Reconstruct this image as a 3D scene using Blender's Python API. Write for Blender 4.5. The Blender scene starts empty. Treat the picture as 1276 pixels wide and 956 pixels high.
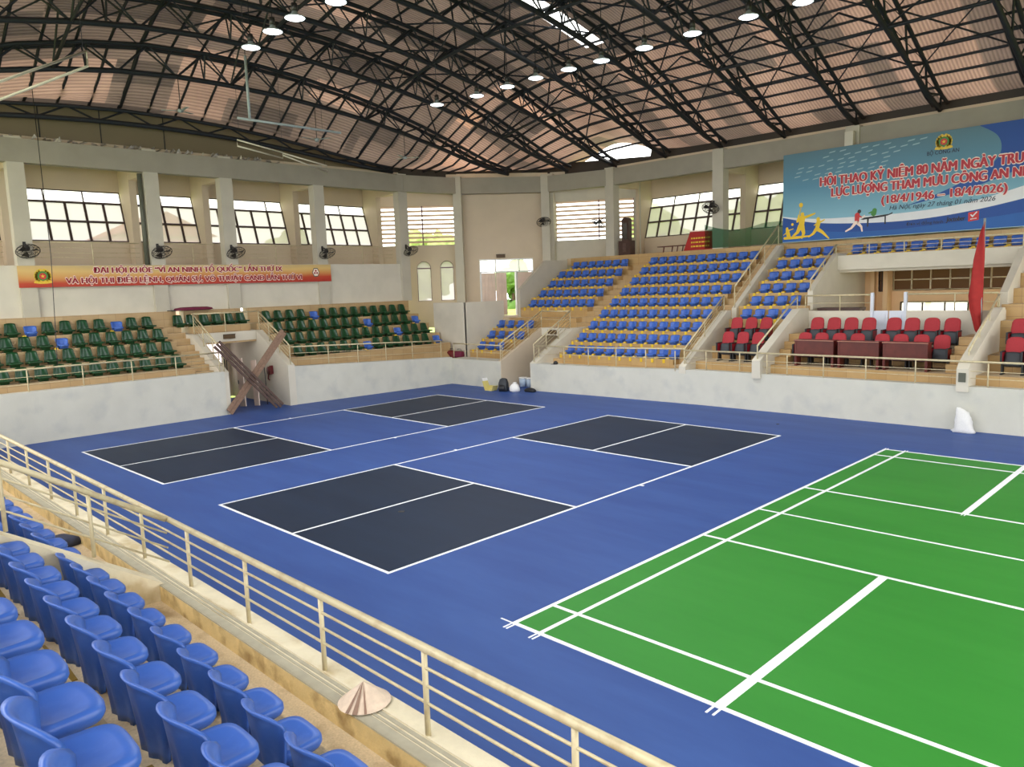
import bpy, bmesh, math, random
from mathutils import Vector, Matrix
random.seed(7)
S = bpy.context.scene
COL = S.collection
PI = math.pi

# ------------------------------------------------------------------ camera
cam_d = bpy.data.cameras.new('camera')
cam = bpy.data.objects.new('camera', cam_d)
COL.objects.link(cam)
cam_d.sensor_fit = 'HORIZONTAL'; cam_d.sensor_width = 36.0
cam_d.lens = 947.17 / 1276 * 36.0
cam_d.clip_start = 0.05; cam_d.clip_end = 400
R_ = Vector((0.70342569, 0.70995034, -0.03410008))
U_ = Vector((-0.06554489, 0.11256493, 0.99148021))
F_ = Vector((-0.70774018, 0.69519756, -0.12571468))
M = Matrix((R_, U_, -F_)).transposed().to_4x4()
M.translation = Vector((6.937, -6.6613, 4.4285))
cam.matrix_world = M
S.camera = cam

# ------------------------------------------------------------------ light
w = bpy.data.worlds.new('World'); S.world = w; w.use_nodes = True
bg = w.node_tree.nodes['Background']
bg.inputs[0].default_value = (1.0, 0.985, 0.955, 1)
bg.inputs[1].default_value = 3.0
S.view_settings.view_transform = 'Standard'
S.view_settings.look = 'None'
S.view_settings.exposure = 0.46
S.view_settings.gamma = 1.0
S.view_settings.use_curve_mapping = False
S.cycles.max_bounces = 8
S.cycles.diffuse_bounces = 5
S.cycles.transparent_max_bounces = 12
S.cycles.caustics_reflective = False
S.cycles.caustics_refractive = False
S.cycles.sample_clamp_indirect = 6.0
S.cycles.use_denoising = True

# ------------------------------------------------------------------ materials
def lin(c):
    c /= 255.0
    return c / 12.92 if c <= 0.04045 else ((c + 0.055) / 1.055) ** 2.4
MATS = {}
def mat(name, rgb, rough=0.6, var=0.08, scale=3.0, bump=0.0, bscale=40.0, metal=0.0, spec=0.5, stain=None, stain_amt=0.3, sscale=0.6):
    if name in MATS: return MATS[name]
    m = bpy.data.materials.new(name); m.use_nodes = True
    nt = m.node_tree; N = nt.nodes; L = nt.links
    b = N['Principled BSDF']
    b.inputs['Roughness'].default_value = rough
    b.inputs['Metallic'].default_value = metal
    b.inputs['Specular IOR Level'].default_value = spec
    c = [lin(v) for v in rgb]
    tc = N.new('ShaderNodeTexCoord')
    nz = N.new('ShaderNodeTexNoise'); nz.inputs['Scale'].default_value = scale; nz.inputs['Detail'].default_value = 5
    L.new(tc.outputs['Object'], nz.inputs['Vector'])
    r = N.new('ShaderNodeValToRGB')
    r.color_ramp.elements[0].position = 0.3; r.color_ramp.elements[1].position = 0.7
    r.color_ramp.elements[0].color = [v * (1 - var) for v in c] + [1]
    r.color_ramp.elements[1].color = [min(1, v * (1 + var)) for v in c] + [1]
    L.new(nz.outputs['Fac'], r.inputs['Fac'])
    out = r.outputs['Color']
    if stain:
        n2 = N.new('ShaderNodeTexNoise'); n2.inputs['Scale'].default_value = sscale; n2.inputs['Detail'].default_value = 6
        L.new(tc.outputs['Object'], n2.inputs['Vector'])
        r2 = N.new('ShaderNodeValToRGB')
        r2.color_ramp.elements[0].position = 0.52; r2.color_ramp.elements[0].color = (0, 0, 0, 1)
        r2.color_ramp.elements[1].position = 0.7; r2.color_ramp.elements[1].color = (stain_amt,) * 3 + (1,)
        L.new(n2.outputs['Fac'], r2.inputs['Fac'])
        mx = N.new('ShaderNodeMixRGB')
        L.new(r2.outputs['Color'], mx.inputs['Fac']); L.new(out, mx.inputs[1])
        mx.inputs[2].default_value = [lin(v) for v in stain] + [1]
        out = mx.outputs['Color']
    L.new(out, b.inputs['Base Color'])
    if bump:
        n3 = N.new('ShaderNodeTexNoise'); n3.inputs['Scale'].default_value = bscale; n3.inputs['Detail'].default_value = 4
        L.new(tc.outputs['Object'], n3.inputs['Vector'])
        bp = N.new('ShaderNodeBump'); bp.inputs['Strength'].default_value = bump; bp.inputs['Distance'].default_value = 0.02
        L.new(n3.outputs['Fac'], bp.inputs['Height']); L.new(bp.outputs['Normal'], b.inputs['Normal'])
    MATS[name] = m
    return m

def tile_mat(name, rgb, rgb2, mortar, bw=0.6, bh=0.3, rough=0.45):
    m = bpy.data.materials.new(name); m.use_nodes = True
    nt = m.node_tree; N = nt.nodes; L = nt.links; b = N['Principled BSDF']
    b.inputs['Roughness'].default_value = rough
    tc = N.new('ShaderNodeTexCoord'); sp = N.new('ShaderNodeSeparateXYZ'); L.new(tc.outputs['Object'], sp.inputs[0])
    ad = N.new('ShaderNodeMath'); ad.operation = 'ADD'; L.new(sp.outputs['X'], ad.inputs[0]); L.new(sp.outputs['Y'], ad.inputs[1])
    cb = N.new('ShaderNodeCombineXYZ'); L.new(ad.outputs[0], cb.inputs['X']); L.new(sp.outputs['Z'], cb.inputs['Y'])
    bt = N.new('ShaderNodeTexBrick'); L.new(cb.outputs[0], bt.inputs['Vector'])
    bt.offset = 0.0
    bt.inputs['Scale'].default_value = 1.0; bt.inputs['Brick Width'].default_value = bw; bt.inputs['Row Height'].default_value = bh
    bt.inputs['Mortar Size'].default_value = 0.006
    bt.inputs['Color1'].default_value = [lin(v) for v in rgb] + [1]
    bt.inputs['Color2'].default_value = [lin(v) for v in rgb2] + [1]
    bt.inputs['Mortar'].default_value = [lin(v) for v in mortar] + [1]
    nz = N.new('ShaderNodeTexNoise'); nz.inputs['Scale'].default_value = 2.5; nz.inputs['Detail'].default_value = 6
    L.new(tc.outputs['Object'], nz.inputs['Vector'])
    mx = N.new('ShaderNodeMixRGB'); mx.blend_type = 'MULTIPLY'; mx.inputs['Fac'].default_value = 0.3
    L.new(bt.outputs['Color'], mx.inputs[1]); L.new(nz.outputs['Color'], mx.inputs[2])
    hs = N.new('ShaderNodeRGBToBW'); L.new(nz.outputs['Color'], hs.inputs[0])
    L.new(hs.outputs[0], mx.inputs[2])
    L.new(mx.outputs[0], b.inputs['Base Color'])
    MATS[name] = m
    return m

m_wall = mat('white_painted_wall', (212, 206, 190), 0.8, 0.05, 1.2, 0.15, 30, stain=(188, 184, 168), stain_amt=0.35, sscale=0.9)
m_low = mat('arena_wall_paint', (207, 206, 194), 0.75, 0.04, 1.5, 0.2, 25, stain=(180, 182, 178), stain_amt=0.5, sscale=1.3)
m_beam = mat('grey_concrete_paint', (192, 186, 170), 0.8, 0.05, 1.5, 0.1, 30)
m_cream = mat('cream_upper_wall', (208, 192, 168), 0.8, 0.05, 0.8, 0.1, 20)
m_peach = mat('peach_wall', (240, 206, 162), 0.8, 0.04, 0.8)
m_gable = mat('gable_sheet', (128, 116, 92), 0.7, 0.05, 0.5)
m_tread = mat('speckled_terrazzo', (210, 190, 156), 0.7, 0.14, 60.0, 0.2, 120, stain=(140, 112, 74), stain_amt=0.7, sscale=2.6)
m_riser = tile_mat('tan_riser_tiles', (206, 172, 118), (196, 160, 104), (172, 136, 92))
m_lriser = tile_mat('beige_riser_tiles', (204, 174, 128), (196, 164, 116), (168, 138, 98))
m_curb = mat('worn_curb_plaster', (222, 212, 184), 0.75, 0.08, 6.0, 0.3, 40, stain=(180, 160, 118), stain_amt=0.8, sscale=3.0)
m_curbside = mat('stained_curb_side', (206, 182, 128), 0.8, 0.14, 5.0, 0.4, 40, stain=(140, 112, 66), stain_amt=0.9, sscale=4.0)
m_groove = mat('curb_groove', (168, 162, 142), 0.7, 0.1, 8.0)
m_rail = mat('cream_enamel_rail', (204, 192, 156), 0.35, 0.05, 8.0, stain=(150, 120, 80), stain_amt=0.4, sscale=9)
m_steel = mat('dark_roof_steel', (30, 35, 43), 0.6, 0.1, 4.0)
m_steel_l = mat('galvanised_pipe', (150, 160, 160), 0.4, 0.1, 6.0)
m_white = mat('court_line_white', (245, 248, 252), 0.6, 0.02, 5.0)
m_whitepipe = mat('white_hanging_pipe', (220, 215, 195), 0.5, 0.04)
m_blueseat = mat('blue_seat_plastic', (58, 100, 186), 0.36, 0.07, 5.0, stain=(96, 134, 212), stain_amt=0.55, sscale=6)
m_blueback = m_blueseat
m_green = mat('green_seat_plastic', (12, 64, 32), 0.28, 0.1, 5.0)
m_yellow = mat('yellow_bracket', (232, 196, 40), 0.5, 0.1)
m_oldbracket = mat('worn_yellow_bracket', (150, 118, 30), 0.6, 0.2, 20)
m_redfab = mat('red_upholstery', (164, 46, 54), 0.8, 0.08, 30, 0.2, 200)
m_hose = mat('dark_red_enamel', (104, 26, 30), 0.5, 0.06)
m_redarm = mat('red_armrest_panel', (150, 22, 36), 0.5, 0.06)
m_black = mat('black_plastic', (30, 31, 35), 0.5, 0.1)
m_char = mat('charcoal_seat_shell', (52, 56, 62), 0.55, 0.1)
m_wood = mat('dark_red_wood', (92, 36, 28), 0.35, 0.2, 4.0)
m_woodtop = mat('pale_wood_edge', (170, 120, 100), 0.4, 0.1)
m_plank = mat('weathered_plank', (140, 112, 92), 0.8, 0.15, 12.0, 0.3, 60)
m_plankd = mat('dark_plank', (92, 72, 64), 0.8, 0.15, 12.0, 0.3, 60)
m_frame = mat('dark_window_frame', (70, 54, 52), 0.5, 0.1)
m_mauve = mat('mauve_window_frame', (120, 92, 105), 0.5, 0.1)
m_louver = mat('pale_louver_blade', (205, 180, 170), 0.6, 0.05)
m_fan = mat('fan_black_metal', (40, 38, 38), 0.45, 0.1)
m_doorw = mat('pale_blue_door', (214, 220, 232), 0.5, 0.03)
m_doorb = mat('beige_door_leaf', (228, 208, 194), 0.6, 0.05)
m_flag = mat('red_flag_cloth', (166, 42, 40), 0.8, 0.08, 8.0)
m_sack = mat('white_woven_sack', (232, 232, 230), 0.7, 0.04, 30, 0.3, 60)
m_hat = mat('conical_hat_straw', (216, 196, 176), 0.7, 0.1, 20, 0.3, 80)
m_hatstripe = mat('hat_band_brown', (140, 112, 95), 0.7, 0.1, 20)
m_maroon = mat('maroon_cloth', (110, 30, 60), 0.8, 0.1)
m_netg = None
m_darkred = mat('red_sign_board', (170, 34, 30), 0.6, 0.08, 2)
m_sign = mat('dark_exit_sign', (86, 64, 34), 0.5, 0.1)
m_brownbox = mat('dark_brown_cabinet', (66, 40, 34), 0.45, 0.2, 5)
m_leaf = mat('tree_leaves', (96, 132, 60), 0.8, 0.35, 2.0, 0.5, 3)
m_leaf2 = mat('pale_tree_leaves', (150, 168, 96), 0.8, 0.3, 2.0, 0.5, 3)
m_trunk = mat('tree_bark', (96, 76, 58), 0.9, 0.2)
m_grass = mat('outside_grass', (150, 170, 80), 0.9, 0.2, 0.5)
m_pinkb = mat('pink_house_paint', (226, 176, 168), 0.8, 0.05)
m_greyb = mat('grey_post', (90, 92, 80), 0.6, 0.1)

def floor_mat(name, rgb, rgb2, rough=0.5):
    m = bpy.data.materials.new(name); m.use_nodes = True
    nt = m.node_tree; N = nt.nodes; L = nt.links; b = N['Principled BSDF']
    b.inputs['Roughness'].default_value = rough
    b.inputs['Specular IOR Level'].default_value = 0.18
    tc = N.new('ShaderNodeTexCoord')
    mp = N.new('ShaderNodeMapping'); mp.inputs['Scale'].default_value = (0.25, 1.2, 1); mp.inputs['Rotation'].default_value = (0, 0, 0.5)
    L.new(tc.outputs['Object'], mp.inputs[0])
    n1 = N.new('ShaderNodeTexNoise'); n1.inputs['Scale'].default_value = 1.0; n1.inputs['Detail'].default_value = 7; n1.inputs['Roughness'].default_value = 0.62
    L.new(mp.outputs[0], n1.inputs['Vector'])
    r = N.new('ShaderNodeValToRGB')
    r.color_ramp.elements[0].position = 0.3; r.color_ramp.elements[1].position = 0.72
    r.color_ramp.elements[0].color = [lin(v) for v in rgb] + [1]
    r.color_ramp.elements[1].color = [lin(v) for v in rgb2] + [1]
    L.new(n1.outputs['Fac'], r.inputs['Fac']); L.new(r.outputs[0], b.inputs['Base Color'])
    n3 = N.new('ShaderNodeTexNoise'); n3.inputs['Scale'].default_value = 150
    L.new(tc.outputs['Object'], n3.inputs['Vector'])
    bp = N.new('ShaderNodeBump'); bp.inputs['Strength'].default_value = 0.08
    L.new(n3.outputs['Fac'], bp.inputs['Height']); L.new(bp.outputs['Normal'], b.inputs['Normal'])
    MATS[name] = m
    return m
m_floor = floor_mat('blue_acrylic_floor', (48, 75, 139), (61, 92, 158))
m_dark = floor_mat('dark_slate_acrylic', (24, 38, 60), (32, 48, 72))
m_court = floor_mat('green_acrylic', (48, 131, 46), (57, 141, 53))

def roof_mat(name, rgb, rgb2, trans):
    """corrugated translucent sheet: tint holds painted roof glow, ribs as bump plus darker bands"""
    m = bpy.data.materials.new(name); m.use_nodes = True
    nt = m.node_tree; N = nt.nodes; L = nt.links; b = N['Principled BSDF']; o = N['Material Output']
    b.inputs['Roughness'].default_value = 0.6
    tc = N.new('ShaderNodeTexCoord')
    mp = N.new('ShaderNodeMapping'); mp.inputs['Scale'].default_value = (0.55, 0.16, 0.0)
    L.new(tc.outputs['Object'], mp.inputs[0])
    n1 = N.new('ShaderNodeTexNoise'); n1.inputs['Scale'].default_value = 1.0; n1.inputs['Detail'].default_value = 4
    L.new(mp.outputs[0], n1.inputs['Vector'])
    r = N.new('ShaderNodeValToRGB')
    r.color_ramp.elements[0].position = 0.35; r.color_ramp.elements[1].position = 0.65
    r.color_ramp.elements[0].color = [lin(v) for v in rgb] + [1]
    r.color_ramp.elements[1].color = [lin(v) for v in rgb2] + [1]
    L.new(n1.outputs['Fac'], r.inputs['Fac'])
    wv = N.new('ShaderNodeTexWave'); wv.wave_type = 'BANDS'; wv.bands_direction = 'X'
    wv.inputs['Scale'].default_value = 2.6
    L.new(tc.outputs['Object'], wv.inputs['Vector'])
    rib = N.new('ShaderNodeMixRGB'); rib.blend_type = 'MULTIPLY'; rib.inputs['Fac'].default_value = 0.35
    L.new(r.outputs[0], rib.inputs[1]); L.new(wv.outputs['Color'], rib.inputs[2])
    L.new(rib.outputs[0], b.inputs['Base Color'])
    bp = N.new('ShaderNodeBump'); bp.inputs['Strength'].default_value = 0.7; bp.inputs['Distance'].default_value = 0.06
    L.new(wv.outputs['Fac'], bp.inputs['Height']); L.new(bp.outputs['Normal'], b.inputs['Normal'])
    t = N.new('ShaderNodeBsdfTranslucent'); L.new(rib.outputs[0], t.inputs['Color'])
    mx = N.new('ShaderNodeMixShader'); mx.inputs[0].default_value = trans
    L.new(b.outputs[0], mx.inputs[1]); L.new(t.outputs[0], mx.inputs[2]); L.new(mx.outputs[0], o.inputs['Surface'])
    MATS[name] = m
    return m
m_roofd = roof_mat('dark_brown_roof_sheet', (106, 95, 88), (126, 112, 103), 0.08)
m_roof = roof_mat('brown_corrugated_roof', (112, 98, 90), (138, 121, 110), 0.105)
m_roofpale = roof_mat('pale_brown_roof_sheet', (134, 115, 102), (162, 140, 125), 0.15)
m_roofpink = roof_mat('pink_glow_translucent_roof', (164, 134, 116), (202, 166, 144), 0.2)  # glow near the eaves put into the sheet colour
m_roofor = roof_mat('amber_glow_translucent_roof', (200, 152, 116), (226, 182, 158), 0.26)

def glass_mat(name, rgb, haze, rough=0.1):
    m = bpy.data.materials.new(name); m.use_nodes = True
    nt = m.node_tree; N = nt.nodes; L = nt.links; o = N['Material Output']
    N.remove(N['Principled BSDF'])
    t = N.new('ShaderNodeBsdfTransparent'); t.inputs[0].default_value = (0.97, 0.97, 0.97, 1)
    tl = N.new('ShaderNodeBsdfTranslucent')
    tc = N.new('ShaderNodeTexCoord'); nz = N.new('ShaderNodeTexNoise'); nz.inputs['Scale'].default_value = 0.7
    L.new(tc.outputs['Object'], nz.inputs['Vector'])
    r = N.new('ShaderNodeValToRGB'); c = [lin(v) for v in rgb]
    r.color_ramp.elements[0].color = [v * 0.9 for v in c] + [1]; r.color_ramp.elements[1].color = c + [1]
    L.new(nz.outputs['Fac'], r.inputs['Fac']); L.new(r.outputs[0], tl.inputs[0])
    mx = N.new('ShaderNodeMixShader'); mx.inputs[0].default_value = haze
    L.new(t.outputs[0], mx.inputs[1]); L.new(tl.outputs[0], mx.inputs[2]); L.new(mx.outputs[0], o.inputs['Surface'])
    MATS[name] = m
    return m
m_frost = glass_mat('frosted_window_glass', (154, 148, 146), 0.88)
m_pane = glass_mat('hazy_window_glass', (255, 250, 244), 0.5)
m_net = glass_mat('green_debris_net', (40, 150, 110), 0.62)
m_skyl = glass_mat('clear_rooflight', (255, 255, 255), 0.25)
m_dglass = glass_mat('smoky_window_glass', (122, 100, 84), 0.97)
m_darkpane = mat('dark_cabinet_glass', (60, 54, 50), 0.15, 0.3, 1.5)

def emit(name, rgb, st):
    m = bpy.data.materials.new(name); m.use_nodes = True
    N = m.node_tree.nodes; L = m.node_tree.links
    N.remove(N['Principled BSDF'])
    e = N.new('ShaderNodeEmission'); e.inputs[0].default_value = [lin(v) for v in rgb] + [1]; e.inputs[1].default_value = st
    L.new(e.outputs[0], N['Material Output'].inputs[0]); return m
m_lamp = emit('lit_lamp_lens', (240, 250, 255), 5.0)

# ------------------------------------------------------------------ mesh helpers
class MB:
    def __init__(s): s.v = []; s.f = []; s.mi = []; s.sm = []
    def add(s, vs, fs, mi=0, smooth=False):
        o = len(s.v); s.v += [tuple(p) for p in vs]
        for f in fs:
            s.f.append([i + o for i in f]); s.mi.append(mi); s.sm.append(smooth)
        return s
    def box(s, x0, x1, y0, y1, z0, z1, mi=0):
        v = [(x, y, z) for z in (z0, z1) for y in (y0, y1) for x in (x0, x1)]
        return s.add(v, [(0, 2, 3, 1), (4, 5, 7, 6), (0, 1, 5, 4), (2, 6, 7, 3), (0, 4, 6, 2), (1, 3, 7, 5)], mi)
    def obox(s, a, b, w, h, mi=0, up=(0, 0, 1)):
        """box along a->b with width w (sideways) and height h"""
        a = Vector(a); b = Vector(b); d = (b - a).normalized(); u = Vector(up)
        if abs(d.dot(u)) > 0.98: u = Vector((0, 1, 0))
        r = d.cross(u).normalized(); u = r.cross(d).normalized()
        v = [p + r * sx * w / 2 + u * sz * h / 2 for p in (a, b) for sx, sz in ((-1, -1), (1, -1), (1, 1), (-1, 1))]
        return s.add(v, [(0, 1, 2, 3), (4, 7, 6, 5), (0, 4, 5, 1), (1, 5, 6, 2), (2, 6, 7, 3), (3, 7, 4, 0)], mi)
    def tube(s, pts, r, n=8, mi=0, closed=False):
        P = [Vector(p) for p in pts]; k = len(P); vs = []
        for i, p in enumerate(P):
            if closed: d = P[(i + 1) % k] - P[i - 1]
            else: d = P[min(i + 1, k - 1)] - P[max(i - 1, 0)]
            d.normalize()
            u = Vector((0, 0, 1)) if abs(d.z) < 0.95 else Vector((1, 0, 0))
            a = d.cross(u).normalized(); b = a.cross(d).normalized()
            rr = r[i] if isinstance(r, (list, tuple)) else r
            if 0 < i < k - 1:
                d0 = (P[i] - P[i - 1]).normalized(); c = max(0.5, d0.dot(d)); 
            else: c = 1
            for j in range(n):
                t = 2 * PI * j / n
                vs.append(p + (a * math.cos(t) + b * math.sin(t)) * rr / (c if not closed else 1))
        fs = []
        for i in range(k if closed else k - 1):
            for j in range(n):
                q = (i + 1) % k
                fs.append((i * n + j, i * n + (j + 1) % n, q * n + (j + 1) % n, q * n + j))
        s.add(vs, fs, mi, n > 4)
        if not closed:
            s.add(vs[:n], [tuple(range(n))], mi); s.add(vs[-n:], [tuple(reversed(range(n)))], mi)
        return s
    def lathe(s, prof, c=(0, 0, 0), n=24, mi=0, axis=None, smooth=True):
        c = Vector(c); ax = Vector(axis).normalized() if axis else Vector((0, 0, 1))
        u = Vector((1, 0, 0)) if abs(ax.x) < 0.9 else Vector((0, 1, 0))
        a = ax.cross(u).normalized(); b = ax.cross(a).normalized()
        vs = [c + ax * z + (a * math.cos(2 * PI * j / n) + b * math.sin(2 * PI * j / n)) * r for r, z in prof for j in range(n)]
        fs = [(i * n + j, i * n + (j + 1) % n, (i + 1) * n + (j + 1) % n, (i + 1) * n + j) for i in range(len(prof) - 1) for j in range(n)]
        return s.add(vs, fs, mi, smooth)
    def prism(s, poly, z0, z1, mi=0, mp=lambda u, v, t: (u, v, t)):
        n = len(poly)
        vs = [mp(u, v, z0) for u, v in poly] + [mp(u, v, z1) for u, v in poly]
        fs = [tuple(range(n))[::-1], tuple(range(n, 2 * n))] + [(i, (i + 1) % n, n + (i + 1) % n, n + i) for i in range(n)]
        return s.add(vs, fs, mi)
    def build(s, name, mats, parent=None, loc=(0, 0, 0), rz=0.0, flat=False):
        me = bpy.data.meshes.new(name)
        me.from_pydata(s.v, [], s.f)
        for m in (mats if isinstance(mats, (list, tuple)) else [mats]): me.materials.append(m)
        me.polygons.foreach_set('material_index', s.mi)
        me.polygons.foreach_set('use_smooth', s.sm)
        bm = bmesh.new(); bm.from_mesh(me)
        if not flat: bmesh.ops.remove_doubles(bm, verts=bm.verts, dist=1e-5)
        bmesh.ops.recalc_face_normals(bm, faces=bm.faces)
        bm.to_mesh(me); bm.free(); me.update()
        return link(name, me, parent, loc, rz)

def link(name, me, parent=None, loc=(0, 0, 0), rz=0.0):
    o = bpy.data.objects.new(name, me); COL.objects.link(o)
    o.location = loc; o.rotation_euler = (0, 0, rz)
    if parent is not None:
        o.parent = parent
    return o
def tag(o, label, cat, group=None, kind=None):
    if label: o['label'] = label
    if cat: o['category'] = cat
    if group: o['group'] = group
    if kind: o['kind'] = kind
    return o
def thing(name, label, cat, loc=(0, 0, 0), rz=0.0, group=None):
    return tag(link(name, None, None, loc, rz), label, cat, group)
def struct(o, label=None):
    o['kind'] = 'structure'
    if label: o['label'] = label
    return o
def dup(root, loc, rz=0.0, label=None, group=None, swap=None):
    c = root.copy(); COL.objects.link(c); c.location = loc; c.rotation_euler = (0, 0, rz)
    if label: c['label'] = label
    if group: c['group'] = group
    def rec(src, dst):
        for ch in list(src.children):
            d = ch.copy(); COL.objects.link(d); d.parent = dst
            rec(ch, d)
    rec(root, c)
    return c
ORD = ['first', 'second', 'third', 'fourth', 'fifth', 'sixth', 'seventh', 'eighth', 'ninth', 'tenth', 'eleventh', 'twelfth',
       'thirteenth', 'fourteenth', 'fifteenth', 'sixteenth', 'seventeenth', 'eighteenth', 'nineteenth', 'twentieth', 'last']
def text_mesh(body, width=None, height=1.0, bold=0.0, shear=0.0, extrude=0.002):
    c = bpy.data.curves.new('lettering', 'FONT'); c.body = body; c.size = 1.0; c.offset = bold; c.shear = shear; c.extrude = 0
    c.resolution_u = 3
    dotpos = None
    if 'Ợ' in body: dotpos = body.index('Ợ'); body = body.replace('Ợ', 'O'); c.body = body
    o = bpy.data.objects.new('lettering', c); COL.objects.link(o)
    bpy.context.view_layer.update()
    me = bpy.data.meshes.new_from_object(o.evaluated_get(bpy.context.evaluated_depsgraph_get()))
    dx = None
    if dotpos is not None:
        ends = []
        for cut in (dotpos, dotpos + 1):
            c.body = body[:cut]; o.update_tag(); bpy.context.view_layer.update(); ends.append(o.evaluated_get(bpy.context.evaluated_depsgraph_get()).bound_box[6][0])
        dx = (ends[0] + ends[1]) / 2; xr = ends[1]
    bpy.data.objects.remove(o); bpy.data.curves.remove(c)
    xs = [v.co.x for v in me.vertices]
    x0, x1 = min(xs), max(xs)
    sx = (width / (x1 - x0)) if width else height
    pts = [((v.co.x - x0) * sx, v.co.y * height) for v in me.vertices]
    faces = [list(p.vertices) for p in me.polygons]
    if dx is not None:
        k0 = len(pts); pts += [((dx - x0) * sx + 0.075 * height * math.cos(PI * q / 5), (-0.16 + 0.075 * math.sin(PI * q / 5)) * height) for q in range(10)]; faces.append(list(range(k0, k0 + 10)))
        k0 = len(pts); pts += [((xr + a - x0) * sx, v * height) for a, v in ((-0.13, 0.62), (-0.03, 0.66), (0.03, 0.74), (0.03, 0.84), (-0.06, 0.84), (-0.06, 0.76), (-0.12, 0.72))]; faces.append(list(range(k0, k0 + 7)))
    bpy.data.meshes.remove(me)
    return pts, faces
def text_part(name, body, mp, m, parent, width=None, height=0.3, bold=0.02, shear=0.0, ring=False):
    pts, faces = text_mesh(body, width, height, 0.0, shear)
    b = MB(); r = bold * height
    offs = [(r * math.cos(PI * k / 4), r * math.sin(PI * k / 4)) for k in range(8)] if ring else ([(-r, 0), (0, 0), (r, 0)] if bold else [(0, 0)])
    for k, (du, dv) in enumerate(offs):
        b.add([mp(u + du, v + dv, 0.0008 * k) for u, v in pts], faces)
    return b.build(name, m, parent, flat=True)

# ------------------------------------------------------------------ setting: floor and ground
struct(MB().box(-25.5, 14, -4.0, 19.5, -0.2, 0.0).build('floor', m_floor))
struct(MB().box(-80, 40, -40, 90, -0.9, -0.3).build('floor_outside', m_grass))

# ------------------------------------------------------------------ courts painted on the floor
def frame_pt(ox, oy, rot, u, v): return (ox + u * math.cos(rot) + v * math.sin(rot), oy - u * math.sin(rot) + v * math.cos(rot))
def flat(b, ox, oy, rot, u0, u1, v0, v1, z, mi=0):
    c = [frame_pt(ox, oy, rot, u, v) + (z,) for u, v in ((u0, v0), (u1, v0), (u1, v1), (u0, v1))]
    lo = [(p[0], p[1], 0.0) for p in c]
    b.add(lo + c, [(4, 5, 6, 7), (0, 1, 5, 4), (1, 2, 6, 5), (2, 3, 7, 6), (3, 0, 4, 7)], mi)
def pickle(ox, oy, rot, s, label):
    t = thing('pickleball_court', label, 'court', (0, 0, 0), 0, 'pickleball courts')
    H = 13.41 * s; k1 = 4.57 * s; k2 = 8.84 * s; W = 6.1; lw = 0.055
    b = MB(); flat(b, ox, oy, rot, 0, W, 0, k1, 0.003); b.build('service_court', m_dark, t)
    b = MB(); flat(b, ox, oy, rot, 0, W, k2, H, 0.003); b.build('service_court', m_dark, t)
    b = MB()
    for u in (0, W): flat(b, ox, oy, rot, u - lw / 2, u + lw / 2, -lw / 2, H + lw / 2, 0.006)
    for v in (0, k1, k2, H): flat(b, ox, oy, rot, 0, W, v - lw / 2, v + lw / 2, 0.0085)
    flat(b, ox, oy, rot, W / 2 - lw / 2, W / 2 + lw / 2, 0, k1, 0.006)
    flat(b, ox, oy, rot, W / 2 - lw / 2, W / 2 + lw / 2, k2, H, 0.006)
    for u in (-0.12, W): flat(b, ox, oy, rot, u, u + 0.12, H / 2 - 0.03, H / 2 + 0.03, 0.0075)
    b.build('court_lines', m_white, t)
pickle(-17.9, -0.2454, -0.0152, 1.0237, 'blue pickleball court with dark service boxes nearer the green seats')
pickle(-8.8698, -0.0559, -0.0065, 1.0076, 'blue pickleball court with dark service boxes nearer the green court')
t = thing('badminton_court', 'bright green badminton court with white lines on blue floor', 'court')
b = MB(); flat(b, 0, 0, 0, 0, 6.1, 0, 13.4, 0.003); b.build('playing_surface', m_court, t)
b = MB(); lw = 0.04; z = 0.0065
def ln(u0, u1, v0, v1, z=0.0065): flat(b, 0, 0, 0, u0, u1, v0, v1, z)
for u in (0.02, 0.48, 5.62, 6.08): ln(u - 0.032, u + 0.032, 0, 13.4)
for v in (0.02, 0.78, 4.70, 8.70, 12.62, 13.38): ln(0, 6.1, v - 0.031, v + 0.031, 0.0085)
ln(0, 6.1, 6.675, 6.725, 0.0085)
ln(2.99, 3.11, 0, 4.7, 0.0075); ln(2.995, 3.105, 8.7, 13.4, 0.0075)
for u in (0.0, 0.055, 0.46, 0.52, 3.01, 3.09):   # tape-mark tails past the base lines
    ln(u - 0.012, u + 0.012, -0.16, 0.0); ln(u - 0.012, u + 0.012, 13.4, 13.52)
ln(-0.22, 0, 0.0, 0.022); ln(3.02, 3.035, 8.58, 8.7); ln(3.07, 3.085, 8.58, 8.7)
b.build('court_lines', m_white, t)

# ------------------------------------------------------------------ arena walls
b = MB()
def wallseg(b, p, q, z0p, z0q, th, side, zb=0.0, mi=0):
    """vertical wall from p to q (xy), top heights z0p/z0q, thickness th to the given side normal"""
    p = Vector(p); q = Vector(q); d = (q - p).normalized(); n = Vector((-d.y, d.x)) * side * th
    v = [(p.x, p.y, zb), (q.x, q.y, zb), (q.x + n.x, q.y + n.y, zb), (p.x + n.x, p.y + n.y, zb),
         (p.x, p.y, z0p), (q.x, q.y, z0q), (q.x + n.x, q.y + n.y, z0q), (p.x + n.x, p.y + n.y, z0p)]
    b.add(v, [(0, 1, 2, 3), (4, 5, 6, 7), (0, 1, 5, 4), (1, 2, 6, 5), (2, 3, 7, 6), (3, 0, 4, 7)], mi)
b = MB(); wallseg(b, (-20.7, -7), (-20.93, 5.58), 1.66, 1.65, 0.35, 1)
wallseg(b, (-20.98, 8.3), (-20.5, 16.4), 1.57, 1.25, 0.35, 1)
struct(b.build('wall_left', m_low))
b = MB(); wallseg(b, (-20.52, 16.33), (-17.15, 16.33), 1.2, 1.2, 0.9, 1)
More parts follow.
